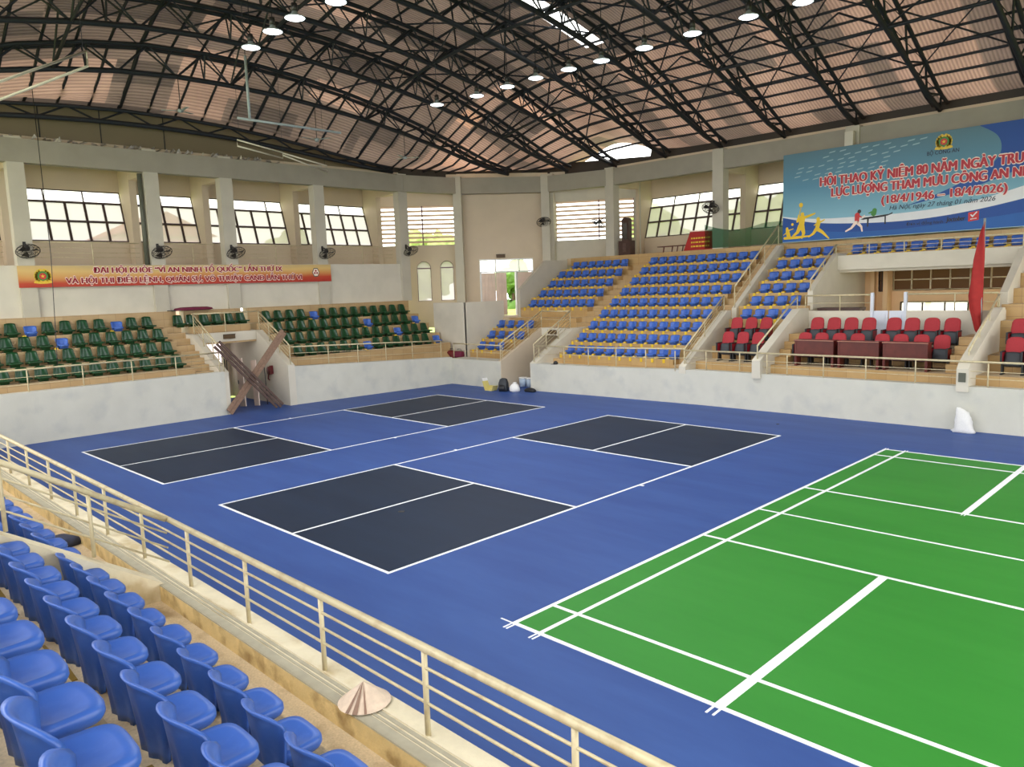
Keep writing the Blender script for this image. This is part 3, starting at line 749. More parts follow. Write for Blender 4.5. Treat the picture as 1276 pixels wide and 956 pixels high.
# trusses
TX = [-25.0, -22.4, -20.0, -17.6] + [-14.5 + 3.0 * i for i in range(8)]
nodesY = [-9.0 + 2.05 * i for i in range(17)]
for ti, X in enumerate(TX):
    nm = 'dark steel arched roof truss at the left gable' if ti == 0 else 'dark steel arched roof truss, %s in from the left gable' % ORD[ti - 1]
    t = thing('roof_truss', nm, 'roof truss', (0, 0, 0), 0, 'arched roof trusses')
    Yend = 25.3 if X > -18.5 else (24.4 if X > -21 else (22.4 if X > -24 else 16.8))
    ny = [y for y in nodesY if y < Yend - 0.6] + [Yend]
    sp = 0.24 if ti else 0.0
    bot = [(X, y, zbot(X, y)) for y in ny]
    MB().tube(bot, 0.095, 6).build('bottom_chord', m_steel, t)
    mids = [(a + c) / 2 for a, c in zip(ny, ny[1:])]
    sides = (-sp, sp) if ti else (0.0,)
    for sx in sides:
        MB().tube([(X + sx, y, ztop(X, y)) for y in [ny[0]] + mids + [ny[-1]]], 0.075, 6).build('top_chord', m_steel, t)
        for i, ym in enumerate(mids):
            for yb in (ny[i], ny[i + 1]):
                MB().tube([(X, yb, zbot(X, yb)), (X + sx, ym, ztop(X, ym))], 0.036, 4).build('web_member', m_steel, t)
            if ti and i % 2: MB().tube([(X, ym, zbot(X, ym)), (X + sx, ym, ztop(X, ym))], 0.032, 4).build('web_member', m_steel, t)
    if ti:
        bb = MB()
        for ym in mids: bb.tube([(X - sp, ym, ztop(X, ym)), (X + sp, ym, ztop(X, ym))], 0.024, 4)
        for y0, y1 in zip(mids, mids[1:]): bb.tube([(X - sp, y0, ztop(X, y0)), (X + sp, y1, ztop(X, y1))], 0.018, 4)
        bb.build('top_lacing', m_steel, t)
# purlins along the hall
PY = [-7.6 + 1.07 * i for i in range(24)] + [17.62 + 0.66 * i for i in range(11)]
TENS = ORD[:20] + ['twenty-' + o for o in ORD[:9]] + ['thirtieth'] + ['thirty-' + o for o in ORD[:6]]
def purlin_start(y):
    if y < 17.6: return -25.3
    if y < 20.9: return -25.5 + 0.8 * (y - 17.6) / 3.3
    if y < 24.7: return -24.6 + 3.0 * (y - 20.9) / 3.8
    return -20.4
for i, y in enumerate(PY):
    x0 = purlin_start(y)
    pts = [(x, y, zroof(x, y) - 0.12 - dormer(x, y)) for x in [x0 + (9.5 - x0) * k / 24 for k in range(25)]]
    tag(MB().tube(pts, 0.075 if i % 5 == 1 else 0.05, 5).build('roof_purlin', m_steel),
        'dark steel purlin under the roof sheets, %s in from the far wall' % TENS[len(PY) - 1 - i], 'roof purlin', 'roof purlins')
# longitudinal ties at bottom chord level
TYS = [-4.9, 1.25, 7.4, 13.55, 19.7]
for i, y in enumerate(TYS):
    t = thing('longitudinal_tie', 'dark lattice tie linking the trusses lengthwise, %s from far wall' % ORD[4 - i], 'roof tie', (0, 0, 0), 0, 'longitudinal roof ties')
    tx = [X for X in TX[1:] if X > (-25 if y < 17 else -21)]
    MB().tube([(X, y, zbot(X, y)) for X in tx], 0.06, 6).build('bottom_bar', m_steel, t)
    for X0, X1 in zip(tx, tx[1:]):
        xm = (X0 + X1) / 2; zt = zroof(xm, y) - 0.15
        MB().tube([(X0, y, zbot(X0, y)), (xm, y, zt)], 0.035, 4).build('diagonal', m_steel, t)
        MB().tube([(X1, y, zbot(X1, y)), (xm, y, zt)], 0.035, 4).build('diagonal', m_steel, t)
# roof-plane cross bracing in each bay
for k, (X0, X1) in enumerate(zip(TX[1:], TX[2:])):
    t = thing('cross_bracing', 'thin steel cross bracing in roof bay, %s from the left gable' % ORD[k], 'roof bracing', (0, 0, 0), 0, 'roof cross bracing')
    for y0 in [-6.8 + 2.7 * i for i in range(12)]:
        y1 = y0 + 2.7
        if y1 > (25.5 if X0 > -18 else 19): continue
        for ya, yb in ((y0, y1), (y1, y0)):
            n = 4
            MB().tube([(X0 + 0.14 + (X1 - X0 - 0.28) * s / n, ya + (yb - ya) * s / n, ztop(X0 + (X1 - X0) * s / n, ya + (yb - ya) * s / n) + 0.03) for s in range(n + 1)], 0.032, 4).build('brace_rod', m_steel, t)

# ------------------------------------------------------------------ railings
def railing(label, pts, posts, h, mids=(0.3, 0.55, 0.8), r=0.03, rp=0.02, rm=0.011, group='cream pipe railings'):
    """pts: base path, posts: list of base points; the rail follows base + h"""
    t = thing('pipe_railing', label, 'railing', (0, 0, 0), 0, group)
    up = Vector((0, 0, h))
    MB().tube([Vector(p) + up for p in pts], r, 10).build('top_rail', m_rail, t)
    for f in mids: MB().tube([Vector(p) + up * f for p in pts], rm, 6).build('mid_rail', m_rail, t)
    for p in posts: MB().tube([p, Vector(p) + up], rp, 8).build('post', m_rail, t)
    return t
def lerp3(a, c, s): return tuple(a[i] + (c[i] - a[i]) * s for i in range(3))
def along(a, c, n): return [lerp3(a, c, i / (n - 1)) for i in range(n)]
railing('cream pipe railing on near curb, in front of the blue seats', [(-1.2, -3.82, 1.5), (9.6, -3.82, 1.5)], [(-0.73 + 1.29 * i, -3.82, 1.5) for i in range(8)], 0.62, (0.38, 0.58, 0.78))
railing('cream pipe railing on near curb beyond the low sloped wall', [(-20, -3.84, 1.5), (-1.2, -3.82, 1.5)], [(-2.01 - 1.29 * i, -3.83, 1.5) for i in range(13)], 0.62, (0.38, 0.58, 0.78))
ra, rb = (-1.2, -3.85, 1.47), (-1.2, -6.2, 2.95)
railing('cream pipe railing climbing the low sloped wall at near left', [ra, rb], [lerp3(ra, rb, 0.30), lerp3(ra, rb, 0.60), lerp3(ra, rb, 0.9)], 0.66, (0.3, 0.53, 0.77))
railing('cream railing on left wall in front of the leftmost green seats', [(-20.85, -6, 1.65), (-21.02, 5.5, 1.65)], [(-20.85 - 0.015 * (y + 6), y, 1.65) for y in (-4.0, -2.4, -0.8, 0.8, 2.35, 3.85, 5.45)], 0.72, (0.33, 0.66))
railing('cream railing on left wall right of the plank-crossed tunnel', [(-21.1, 8.4, 1.57), (-20.85, 12.9, 1.4), (-20.7, 15.9, 1.27)], [(-21.1 + 0.053 * (y - 8.4), y, 1.57 - 0.04 * (y - 8.4)) for y in (8.4, 10.1, 11.5, 12.9, 14.3, 15.9)], 0.78, (0.33, 0.66))
for y, nm in ((5.6, 'left'), (8.35, 'right')):
    a, c = (-21.0, y, 1.62), (-23.45, y, 2.99)
    railing('cream handrail sloping up the %s side of plank-crossed tunnel' % nm, [a, c], along(a, c, 4), 0.8, (0.2, 0.4, 0.6, 0.8))
railing('cream guard rail above the plank-crossed tunnel mouth', [(-23.6, 5.6, 2.97), (-23.6, 8.35, 2.97)], [(-23.6, 6.95, 2.97)], 0.82, (0.4,))
railing('cream railing at far corner left of the bag-strewn tunnel', [(-20.6, 16.6, 1.2), (-17.25, 16.55, 1.2)], along((-20.6, 16.6, 1.2), (-17.25, 16.55, 1.2), 3), 0.68, (0.5,))
railing('cream railing on far wall along the wide blue seat block', [(-15.45, 16.8, 1.17), (-12, 17.0, 1.17), (-8.3, 17.15, 1.25)], [(x, 17.0, 1.17) for x in (-15.45, -14.0, -12.7, -11.3, -9.9, -8.6)], 0.74, (0.55,))
railing('cream railing on far wall in front of the red chairs', [(-8.3, 17.15, 1.25), (9, 17.12, 1.25)], [(x, 17.14, 1.25) for x in (-7.4, -6.1, -5.1, -4.4, -3.2, -1.9, -0.5, 1.35, 2.8)], 0.69, (0.33, 0.62))
for x, y0, nm in ((-17.21, 16.4, 'left'), (-15.45, 16.7, 'right')):
    a, c = (x, y0, 1.22), (x, 19.1, 2.52)
    railing('cream handrail sloping up the %s side of far tunnel' % nm, [a, c], along(a, c, 4), 0.76, (0.2, 0.4, 0.6, 0.8))
railing('cream guard rail above the far tunnel mouth', [(-17.21, 19.12, 2.5), (-15.45, 19.12, 2.5)], [], 0.78, (0.5,))
a, c = (-8.31, 17.15, 1.35), (-8.31, 19.95, 3.2)
railing('cream handrail beside lower aisle left of the red chairs', [a, c], along(a, c, 3), 0.62, (0.2, 0.4, 0.6, 0.8))
a, c = (-8.3, 20.75, 3.3), (-8.3, 24.4, 5.8)
railing('cream handrail beside upper aisle above the red chairs', [a, c], along(a, c, 4), 0.85, (0.5,))
a, c = (-5.4, 17.05, 1.7), (-5.4, 20.0, 3.25)
railing('cream handrail on white stringer left of the desks', [a, c], [a, c], 0.5, ())
a, c = (-5.4, 21.06, 3.9), (-5.4, 23.25, 5.2)
railing('cream handrail climbing beside the recess on its left', [a, c], along(a, c, 3), 0.42, (0.5,))
railing('cream guard rail on white beam over the recess', [(-5.4, 23.3, 5.2), (0.75, 23.3, 5.2)], along((-5.4, 23.3, 5.2), (0.75, 23.3, 5.2), 6), 0.42, (0.3, 0.62))
railing('cream rail on white box wall left of pale door', [(-5.4, 20.66, 3.2), (-3.05, 20.66, 3.2)], [(-5.4, 20.66, 3.2), (-4.15, 20.66, 3.2)], 0.55, (0.5,))
railing('cream rail on white box wall right of pale door', [(-1.96, 20.66, 3.2), (0.7, 20.66, 3.2)], [(-0.5, 20.66, 3.2), (0.7, 20.66, 3.2)], 0.55, (0.5,))
a, c = (0.77, 17.5, 1.75), (0.77, 20.5, 3.25)
railing('cream handrail on white stringer beside the red flag', [a, c], along(a, c, 4), 0.45, ())
for a, c in zip(LC, LC[1:]):
    k = LC.index(a)
    railing('pale gallery railing below leaning windows, %s bay from left' % ORD[k], [(-25.15, a + 0.3, 5.8), (-25.15, c - 0.6, 5.8)], [(-25.15, (a + c) / 2, 5.8)], 0.85, (0.35, 0.55, 0.78), 0.02, 0.02, 0.012, 'gallery railings')

# ------------------------------------------------------------------ blue seat
def sring(w, d0, d1, z, n=28, e=0.35, taper=0.06):
    """rounded-rectangle ring: width w (x), from y=d0 to d1"""
    out = []
    cy = (d0 + d1) / 2; hy = (d1 - d0) / 2
    for j in range(n):
        t = 2 * PI * j / n; c, s_ = math.cos(t), math.sin(t)
        x = math.copysign(abs(c) ** e, c); y = math.copysign(abs(s_) ** e, s_)
        out.append(((w / 2) * x * (1 - taper * (y + 1) / 2), cy + hy * y, z))
    return out
def rings_mesh(rings, cap0=True, cap1=None):
    b = MB(); n = len(rings[0]); vs = [p for r in rings for p in r]
    fs = [(i * n + j, i * n + (j + 1) % n, (i + 1) * n + (j + 1) % n, (i + 1) * n + j) for i in range(len(rings) - 1) for j in range(n)]
    b.add(vs, fs, 0, True)
    if cap0: b.add(rings[0], [tuple(range(n))[::-1]], 0, True)
    if cap1 is not None: 
        b.add(rings[-1] + [cap1], [(j, (j + 1) % n, n) for j in range(n)], 0, True)
    return b
def make_blue(tall=False):
    t = thing('stadium_seat', 'seat', 'seat')
    pan = rings_mesh([sring(0.31, -0.12, 0.14, 0.085, e=0.5, taper=0.1), sring(0.37, -0.13, 0.165, 0.095, e=0.5, taper=0.1), sring(0.39, -0.13, 0.175, 0.12, e=0.48, taper=0.1), sring(0.385, -0.13, 0.173, 0.15, e=0.48, taper=0.1),
                      sring(0.36, -0.12, 0.16, 0.166, e=0.5, taper=0.1), sring(0.29, -0.09, 0.12, 0.158, e=0.55), sring(0.20, -0.05, 0.08, 0.146, e=0.6)], True, (0, 0.02, 0.142))
    pan.build('seat_pan', m_blueseat, t)
    bb = MB(); nu, nv = 15, 11; rear = []; front = []
    for i in range(nv):
        v = i / (nv - 1)
        for j in range(nu):
            u = -1 + 2 * j / (nu - 1)
            if tall: hw = 0.18 + 0.03 * v; zt = 0.375 - 0.03 * abs(u) ** 6; lean = -0.10
            else: hw = 0.178 + 0.037 * min(1, v / 0.75) ** 1.1; zt = 0.425 - 0.06 * abs(u) ** 3.4; lean = -0.06
            z = v * zt
            y = (-0.09 if tall else -0.155) + lean * v ** 1.2 + (0.075 if tall else 0.10) * u * u * (0.4 + 0.6 * v) + (0.010 * math.cos(u * 10) * (1 - v))
            if v > 0.95: y -= 0.016
            rear.append((u * hw, y, z)); front.append((u * hw * 0.93, y + 0.026, z - (0.0 if v < 0.95 else 0.008)))
    g = lambda i, j: i * nu + j
    fs = []; o = nu * nv
    for i in range(nv - 1):
        for j in range(nu - 1):
            fs.append((g(i, j), g(i, j + 1), g(i + 1, j + 1), g(i + 1, j)))
            fs.append((o + g(i, j), o + g(i + 1, j), o + g(i + 1, j + 1), o + g(i, j + 1)))
    edge = [g(0, j) for j in range(nu)] + [g(i, nu - 1) for i in range(1, nv)] + [g(nv - 1, j) for j in range(nu - 2, -1, -1)] + [g(i, 0) for i in range(nv - 2, 0, -1)]
    for a, c in zip(edge, edge[1:] + edge[:1]): fs.append((a, c, o + c, o + a))
    bb.add(rear + front, fs, 0, True); bb.build('backrest', m_blueback, t)
    rings_mesh([sring(0.27, -0.07, 0.06, 0.0, e=0.3), sring(0.31, -0.08, 0.09, 0.085, e=0.3)], True).build('pedestal', m_blueseat, t)
    return t
def bracket(t, m, near=False):
    bb = MB()
    if near:
        bb.box(-0.34, -0.12, -0.33, -0.18, 0.0, 0.006)
    else:
        bb.box(0.215, 0.315, 0.27, 0.325, -0.14, 0.012); bb.box(0.18, 0.3, 0.02, 0.1, 0.0, 0.05)
    bb.build('mounting_bracket', m, t)
proto = make_blue(); far_blue = make_blue(True); bracket(proto, m_oldbracket, True); bracket(far_blue, m_yellow)
def make_green():
    t = thing('stadium_seat', 'seat', 'seat')
    pan = rings_mesh([sring(0.36, -0.17, 0.2, 0.10), sring(0.46, -0.18, 0.235, 0.105), sring(0.48, -0.18, 0.245, 0.13), sring(0.47, -0.18, 0.24, 0.155),
                      sring(0.38, -0.16, 0.2, 0.165), sring(0.27, -0.12, 0.13, 0.15)], True, (0, 0.0, 0.145))
    pan.build('seat_pan', m_green, t)
    bb = MB(); nu, nv = 11, 9; rear = []; front = []
    for i in range(nv):
        v = i / (nv - 1)
        for j in range(nu):
            u = -1 + 2 * j / (nu - 1)
            hw = 0.228 - 0.06 * v
            z = 0.06 + v * (0.44 - 0.03 * abs(u) ** 3)
            y = -0.17 - 0.15 * v + 0.06 * u * u * (0.4 + 0.6 * v)
            rear.append((u * hw, y - 0.03, z)); front.append((u * hw * 0.95, y, z))
    g = lambda i, j: i * nu + j
    fs = []; o = nu * nv
    for i in range(nv - 1):
        for j in range(nu - 1):
            fs.append((g(i, j), g(i, j + 1), g(i + 1, j + 1), g(i + 1, j)))
            fs.append((o + g(i, j), o + g(i + 1, j), o + g(i + 1, j + 1), o + g(i, j + 1)))
    edge = [g(0, j) for j in range(nu)] + [g(i, nu - 1) for i in range(1, nv)] + [g(nv - 1, j) for j in range(nu - 2, -1, -1)] + [g(i, 0) for i in range(nv - 2, 0, -1)]
    for a, c in zip(edge, edge[1:] + edge[:1]): fs.append((a, c, o + c, o + a))
    bb.add(rear + front, fs, 0, True); bb.build('backrest', m_green, t)
    rings_mesh([sring(0.28, -0.16, 0.1, 0.0, e=0.3), sring(0.32, -0.16, 0.12, 0.11, e=0.3)], True).build('pedestal', m_green, t)
    return t
green = make_green()
used = {'near': False, 'far': False, 'green': False}
def seat(kind, loc, rz, label, group):
    src = {'near': proto, 'far': far_blue, 'green': green}[kind]
    if not used[kind]:
        used[kind] = True; src.location = loc; src.rotation_euler = (0, 0, rz); src['label'] = label; src['group'] = group
        return src
    return dup(src, loc, rz, label, group)
# near stand: three rows, counted from the curb; numbered from the low sloped wall
near_rows = [[-0.93 + 0.487 * i + (0.05 if i == 0 else 0) for i in range(12)], [-0.84 + 0.48 * i for i in range(12)], [-0.44 + 0.482 * i for i in range(11)]]
for k, row in enumerate(near_rows):
    for i, x in enumerate(row):
        seat('near', (x + random.uniform(-.012, .012), NYk(k) - 0.205 + random.uniform(-.01, .01), NZk(k)), random.uniform(-.04, .04),
             'blue plastic seat in near stand, %s row up from curb, %s from low sloped wall' % (ORD[k], ORD[i]), 'blue seats in the near stand')
for k, n in ((0, 9), (1, 8)):
    for i in range(n):
        seat('near', (-1.80 - 0.487 * i, NYk(k) - 0.205, NZk(k)), 0,
             'blue plastic seat beyond the low sloped wall, %s row up from curb, %s past wall' % (ORD[k], ORD[i]), 'blue seats beyond the sloped wall')
# far stand
def far_row(k, x0, n, dx, where, group, y=None):
    for i in range(n):
        seat('far', (x0 + dx * i, (FY(k) + 0.3) if y is None else y, FZ(k)), PI,
             'blue plastic seat, %s row up, %s from left, %s' % (ORD[k], ORD[i], where), group)
for k in range(3): far_row(k, -20.19 - 0.13 * k, 3 + (k > 0), 0.64 if k == 0 else 0.66, 'small corner block left of far tunnel', 'blue seats in the corner block')
for k in range(4, 9): far_row(k, -19.75 - 0.05 * (k - 4) if k < 8 else -19.6, 8 if k < 8 else 7, 0.53, 'upper block above far tunnel', 'blue seats above the far tunnel')
for k in range(9): far_row(k, -14.53 - 0.018 * k, 11 if k else 11, 0.523, 'wide block right of far tunnel', 'blue seats in the wide far block')
for k in range(3, 9): far_row(k, -7.63 - 0.035 * (k - 3), 4, 0.535, 'narrow block above red chairs', 'blue seats above the red chairs')
for i in range(11):
    seat('far', (-5.05 + 0.54 * i, 24.4, FZ(8)), PI, 'blue plastic seat in single row above white beam, %s from left' % ORD[i], 'blue seats above the white beam')
for i in range(4): seat('far', (1.15 + 0.54 * i, 24.4, FZ(8)), PI, 'blue plastic seat in top row right of white beam, %s from beam' % ORD[i], 'blue seats above the white beam')
# left stand green rows with odd blue replacements
def left_row(k, y0, dy, n, blues, where, group):
    for i in range(n):
        loc = (LX(k) - 0.38, y0 + dy * i, LZ(k)); rz = -PI / 2
        if i in blues: seat('far', loc, rz, 'short blue seat among green ones, %s row up, %s from right, %s' % (ORD[k], ORD[n - 1 - i], where), group)
        else: seat('green', loc, rz, 'green plastic seat, %s row up, %s from right, %s' % (ORD[k], ORD[n - 1 - i], where), group)
n1 = 12; yr = 4.31
left_row(0, yr - 0.555 * (n1 - 1), 0.555, n1, (), 'block left of planks', 'green seats left of the plank-crossed tunnel')
left_row(1, yr - 0.56 * (n1 - 1), 0.56, n1, (), 'block left of planks', 'green seats left of the plank-crossed tunnel')
left_row(2, yr - 0.56 * (n1 - 1), 0.56, n1, (n1 - 7,), 'block left of planks', 'green seats left of the plank-crossed tunnel')
left_row(3, 4.22 - 0.575 * (n1 - 1), 0.575, n1, (n1 - 8, n1 - 3), 'block left of planks', 'green seats left of the plank-crossed tunnel')
for i in range(6):
    seat('green', (LX(3) - 0.38, 5.42 + 0.53 * i, LZ(3)), -PI / 2, 'green plastic seat over the plank-crossed tunnel, %s from right' % ORD[5 - i], 'green seats over the plank-crossed tunnel')
left_row(0, 9.35, 0.566, 14, (6, 13), 'block right of planks', 'green seats right of the plank-crossed tunnel')
left_row(1, 9.35, 0.566, 14, (10,), 'block right of planks', 'green seats right of the plank-crossed tunnel')
left_row(2, 9.35, 0.566, 14, (8, 13), 'block right of planks', 'green seats right of the plank-crossed tunnel')
left_row(3, 9.25, 0.566, 14, (4,), 'block right of planks', 'green seats right of the plank-crossed tunnel')

# ------------------------------------------------------------------ red chairs and desks
def make_red():
    t = thing('auditorium_chair', 'chair', 'chair')
    bk = []
    prof = [(0.36, -0.06, 0.22), (0.5, -0.085, 0.235), (0.75, -0.14, 0.235), (0.93, -0.185, 0.225), (1.0, -0.205, 0.195), (1.04, -0.215, 0.13), (1.05, -0.218, 0.05)]
    b = MB(); vs = []; n = 12
    for z, y, hw in prof:
        for j in range(n):
            a = 2 * PI * j / n; c, s_ = math.cos(a), math.sin(a)
            vs.append((hw * math.copysign(abs(c) ** 0.5, c), y + 0.045 * math.copysign(abs(s_) ** 0.6, s_), z))
    b.add(vs, [(i * n + j, i * n + (j + 1) % n, (i + 1) * n + (j + 1) % n, (i + 1) * n + j) for i in range(len(prof) - 1) for j in range(n)], 0, True)
    b.add(vs[-n:], [tuple(range(n))]); b.add(vs[:n], [tuple(range(n))])
    b.build('backrest', m_redfab, t)
    MB().obox((0, -0.10, 0.2), (0, -0.24, 0.85), 0.40, 0.03).build('back_shell', m_black, t)
    s_ = rings_mesh([sring(0.41, -0.07, 0.07, 0.0, e=0.4), sring(0.43, -0.08, 0.08, 0.05, e=0.4), sring(0.43, -0.08, 0.08, 0.34, e=0.4), sring(0.40, -0.06, 0.06, 0.39, e=0.4)], True, (0, 0, 0.42))
    so = s_.build('folded_seat', m_char, t, (0, 0.08, 0.24)); so.rotation_euler = (0.28, 0, 0)
    for sx in (-1, 1):
        a = MB(); a.box(sx * 0.246 - 0.022, sx * 0.246 + 0.022, -0.12, 0.24, 0.36, 0.64); ao = a.build('armrest', m_redarm, t)
        p = MB(); p.box(sx * 0.246 - 0.026, sx * 0.246 + 0.026, -0.14, 0.26, 0.635, 0.67); p.box(sx * 0.246 - 0.026, sx * 0.246 + 0.026, 0.24, 0.262, 0.33, 0.65)
        p.build('arm_cap', m_black, ao)
        l = MB(); l.box(sx * 0.246 - 0.022, sx * 0.246 + 0.022, -0.06, 0.14, 0.03, 0.36); l.box(sx * 0.246 - 0.025, sx * 0.246 + 0.025, -0.16, 0.22, 0.0, 0.035); l.build('leg', m_black, t)
    return t
red = make_red(); rused = [False]
def red_chair(x, y, z, label):
    if not rused[0]:
        rused[0] = True; red.location = (x, y, z); red.rotation_euler = (0, 0, PI); red['label'] = label; red['group'] = 'red auditorium chairs'
    else: dup(red, (x, y, z), PI, label, 'red auditorium chairs')
pos3 = ['left', 'middle', 'right']
for i in range(3): red_chair(-7.28 + 0.585 * i, 18.32, 1.5, 'red folding auditorium chair, %s of three in front row, group left of desks' % pos3[i])
for i in range(3): red_chair(-7.45 + 0.585 * i, 19.25, 1.97, 'red folding auditorium chair, %s of three in back row, group left of desks' % pos3[i])
for i, x in enumerate([-4.5, -3.92, -3.34, -2.76, -1.97, -1.42, -0.84, -0.26]): red_chair(x, 19.5, 1.97, 'red folding auditorium chair in back row before white wall, %s from left' % ORD[i])
for i, x in enumerate([-4.54, -3.97, -3.38, -2.79, -2.02, -1.46, -0.86, -0.28]): red_chair(x, 18.62, 1.5, 'red folding auditorium chair in row behind desks, %s from left' % ORD[i])
for i in range(3): red_chair(1.68 + 0.585 * i, 18.3, 1.5, 'red folding auditorium chair at far right, front row, %s from the stairs' % ORD[i])
for i in range(3): red_chair(1.6 + 0.585 * i, 19.2, 1.97, 'red folding auditorium chair at far right, back row, %s from the stairs' % ORD[i])
for i, (x0, x1) in enumerate(((-4.49, -3.17), (-3.06, -1.77), (-1.68, -0.38))):
    t = thing('wooden_desk', 'dark reddish wooden desk before red chairs, %s of three' % pos3[i], 'desk', ((x0 + x1) / 2, 18.0, 1.5), 0, 'dark wooden desks')
    hw = (x1 - x0) / 2
    MB().box(-hw, hw, -0.2, 0.22, 0.83, 0.87).build('desk_top', m_wood, t)
    MB().box(-hw, hw, -0.208, -0.2, 0.845, 0.868).build('front_edge', m_woodtop, t)
    MB().box(-hw + 0.03, hw - 0.03, -0.16, -0.13, 0.32, 0.83).build('front_panel', m_wood, t)
    for sx in (-1, 1): MB().box(sx * (hw - 0.05) - 0.035, sx * (hw - 0.05) + 0.035, -0.17, 0.18, 0, 0.83).build('leg', m_wood, t)

# ------------------------------------------------------------------ banners
def ramp_mat(name, stops, axis='Z', lo=0, hi=1, noise=0.0):
    m = bpy.data.materials.new(name); m.use_nodes = True
    N = m.node_tree.nodes; L = m.node_tree.links; b = N['Principled BSDF']; b.inputs['Roughness'].default_value = 0.55
    tc = N.new('ShaderNodeTexCoord'); sp = N.new('ShaderNodeSeparateXYZ'); L.new(tc.outputs['Object'], sp.inputs[0])
    mr = N.new('ShaderNodeMapRange'); mr.inputs[1].default_value = lo; mr.inputs[2].default_value = hi; L.new(sp.outputs[axis], mr.inputs[0])
    src = mr.outputs[0]
    if noise:
        mp = N.new('ShaderNodeMapping'); mp.inputs['Scale'].default_value = (0.3, 0.3, 1.2); L.new(tc.outputs['Object'], mp.inputs[0])
        nz = N.new('ShaderNodeTexNoise'); nz.inputs['Scale'].default_value = 1.0; L.new(mp.outputs[0], nz.inputs['Vector'])
        ma = N.new('ShaderNodeMath'); ma.operation = 'MULTIPLY_ADD'; ma.inputs[1].default_value = noise; L.new(nz.outputs['Fac'], ma.inputs[0])
        sb = N.new('ShaderNodeMath'); sb.operation = 'SUBTRACT'; sb.inputs[1].default_value = noise / 2; L.new(src, sb.inputs[0]); L.new(sb.outputs[0], ma.inputs[2]); src = ma.outputs[0]
    r = N.new('ShaderNodeValToRGB')
    while len(r.color_ramp.elements) < len(stops): r.color_ramp.elements.new(0.5)
    for e, (p, c) in zip(r.color_ramp.elements, stops): e.position = p; e.color = [lin(v) for v in c] + [1]
    L.new(src, r.inputs[0]); L.new(r.outputs[0], b.inputs['Base Color']); return m
m_ban = ramp_mat('orange_banner_print', [(0.0, (176, 42, 28)), (0.25, (190, 68, 36)), (0.5, (212, 152, 84)), (0.72, (220, 186, 116)), (1.0, (198, 172, 120))], 'Z', 5.0, 5.78, 0.5)
m_dkred = mat('dark_red_lettering', (150, 14, 36), 0.5, 0.03)
m_pinkw = mat('pale_letter_outline', (244, 222, 206), 0.5, 0.02)
m_gold = mat('emblem_gold', (226, 190, 50), 0.5, 0.1, 20)
m_emgreen = mat('emblem_green', (60, 130, 50), 0.5, 0.1)
m_emred = mat('emblem_red', (200, 40, 40), 0.5, 0.05)
t = thing('orange_banner', 'long orange banner with dark red Vietnamese lettering above the green seats', 'banner')
MB().box(-24.84, -24.81, 0.09, 12.8, 5.0, 5.78).build('banner_sheet', m_ban, t)
def bmap(y0, z0, off=0.0): return lambda u, v, o=0.0: (-24.806 + off + o, y0 + u, z0 + v)
l1 = 'ĐẠI HỘI KHỎE “VÌ AN NINH TỔ QUỐC” LẦN THỨ IX'; l2 = 'VÀ HỘI THI ĐIỀU LỆNH, QUÂN SỰ, VÕ THUẬT CAND LẦN THỨ VI'
for body, y0, wd, z0 in ((l1, 2.56, 7.75, 5.50), (l2, 1.6, 9.66, 5.12)):
    text_part('letter_outline', body, bmap(y0, z0), m_pinkw, t, wd, 0.30, 0.11, ring=True)
    text_part('lettering', body, bmap(y0, z0, 0.009), m_dkred, t, wd, 0.30, 0.055)
def disc(c, r, n, mp, k=1.0): return [mp(c[0] + r * math.cos(2 * PI * i / n), c[1] + r * k * math.sin(2 * PI * i / n)) for i in range(n)]
def star(c, r, mp):
    return [mp(c[0] + (r if i % 2 == 0 else r * 0.4) * math.sin(PI * i / 5), c[1] + (r if i % 2 == 0 else r * 0.4) * math.cos(PI * i / 5)) for i in range(10)]
def emblem(parent, c, s, mpo, mirror=1):
    """gold wreath on a ribbon round a red disc with a star"""
    def mp(off): return lambda u, v: mpo(u, v, off)
    e = MB()
    for k in range(14):   # wreath leaves, left and right
        a = PI * (-0.35 + 0.75 * (k % 7) / 6); sg = 1 if k < 7 else -1
        p = (c[0] + sg * s * 0.42 * math.cos(a), c[1] + s * 0.40 * math.sin(a))
        e.add([mp(0)(p[0] + s * 0.13 * math.cos(q), p[1] + s * 0.16 * math.sin(q)) for q in [2 * PI * j / 10 for j in range(10)]], [tuple(range(10))])
    rb = [(-0.58, -0.46), (-0.2, -0.52), (0.2, -0.52), (0.58, -0.46), (0.52, -0.30), (0.2, -0.36), (-0.2, -0.36), (-0.52, -0.30)]
    e.add([mp(0.001)(c[0] + u * s, c[1] + v * s) for u, v in rb], [tuple(range(8))])
    o = e.build('emblem', m_gold, parent, flat=True)
    g = MB(); g.add(disc((c[0], c[1] + 0.02 * s), s * 0.33, 20, mp(0.003)), [tuple(range(20))]); g.build('emblem_field', m_emgreen, o, flat=True)
    r = MB(); r.add(disc((c[0], c[1]), s * 0.22, 20, mp(0.005)), [tuple(range(20))]); r.build('emblem_disc', m_emred, o, flat=True)
    st = MB(); st.add(star((c[0], c[1]), s * 0.15, mp(0.007)), [tuple(range(10))]); st.build('emblem_star', m_gold, o, flat=True)
emblem(t, (0.86, 5.40), 0.52, lambda u, v, off: (-24.806 + off, u, v))
lg = MB(); lg.add(disc((12.0, 5.42), 0.2, 6, lambda u, v: (-24.804, u, v), 1.15), [tuple(range(6))]); lo = lg.build('round_badge', m_greyb, t, flat=True)
lg = MB(); lg.add(disc((12.0, 5.42), 0.16, 6, lambda u, v: (-24.801, u, v), 1.15), [tuple(range(6))]); lg.build('badge_field', m_pinkw, lo, flat=True)
lg = MB()
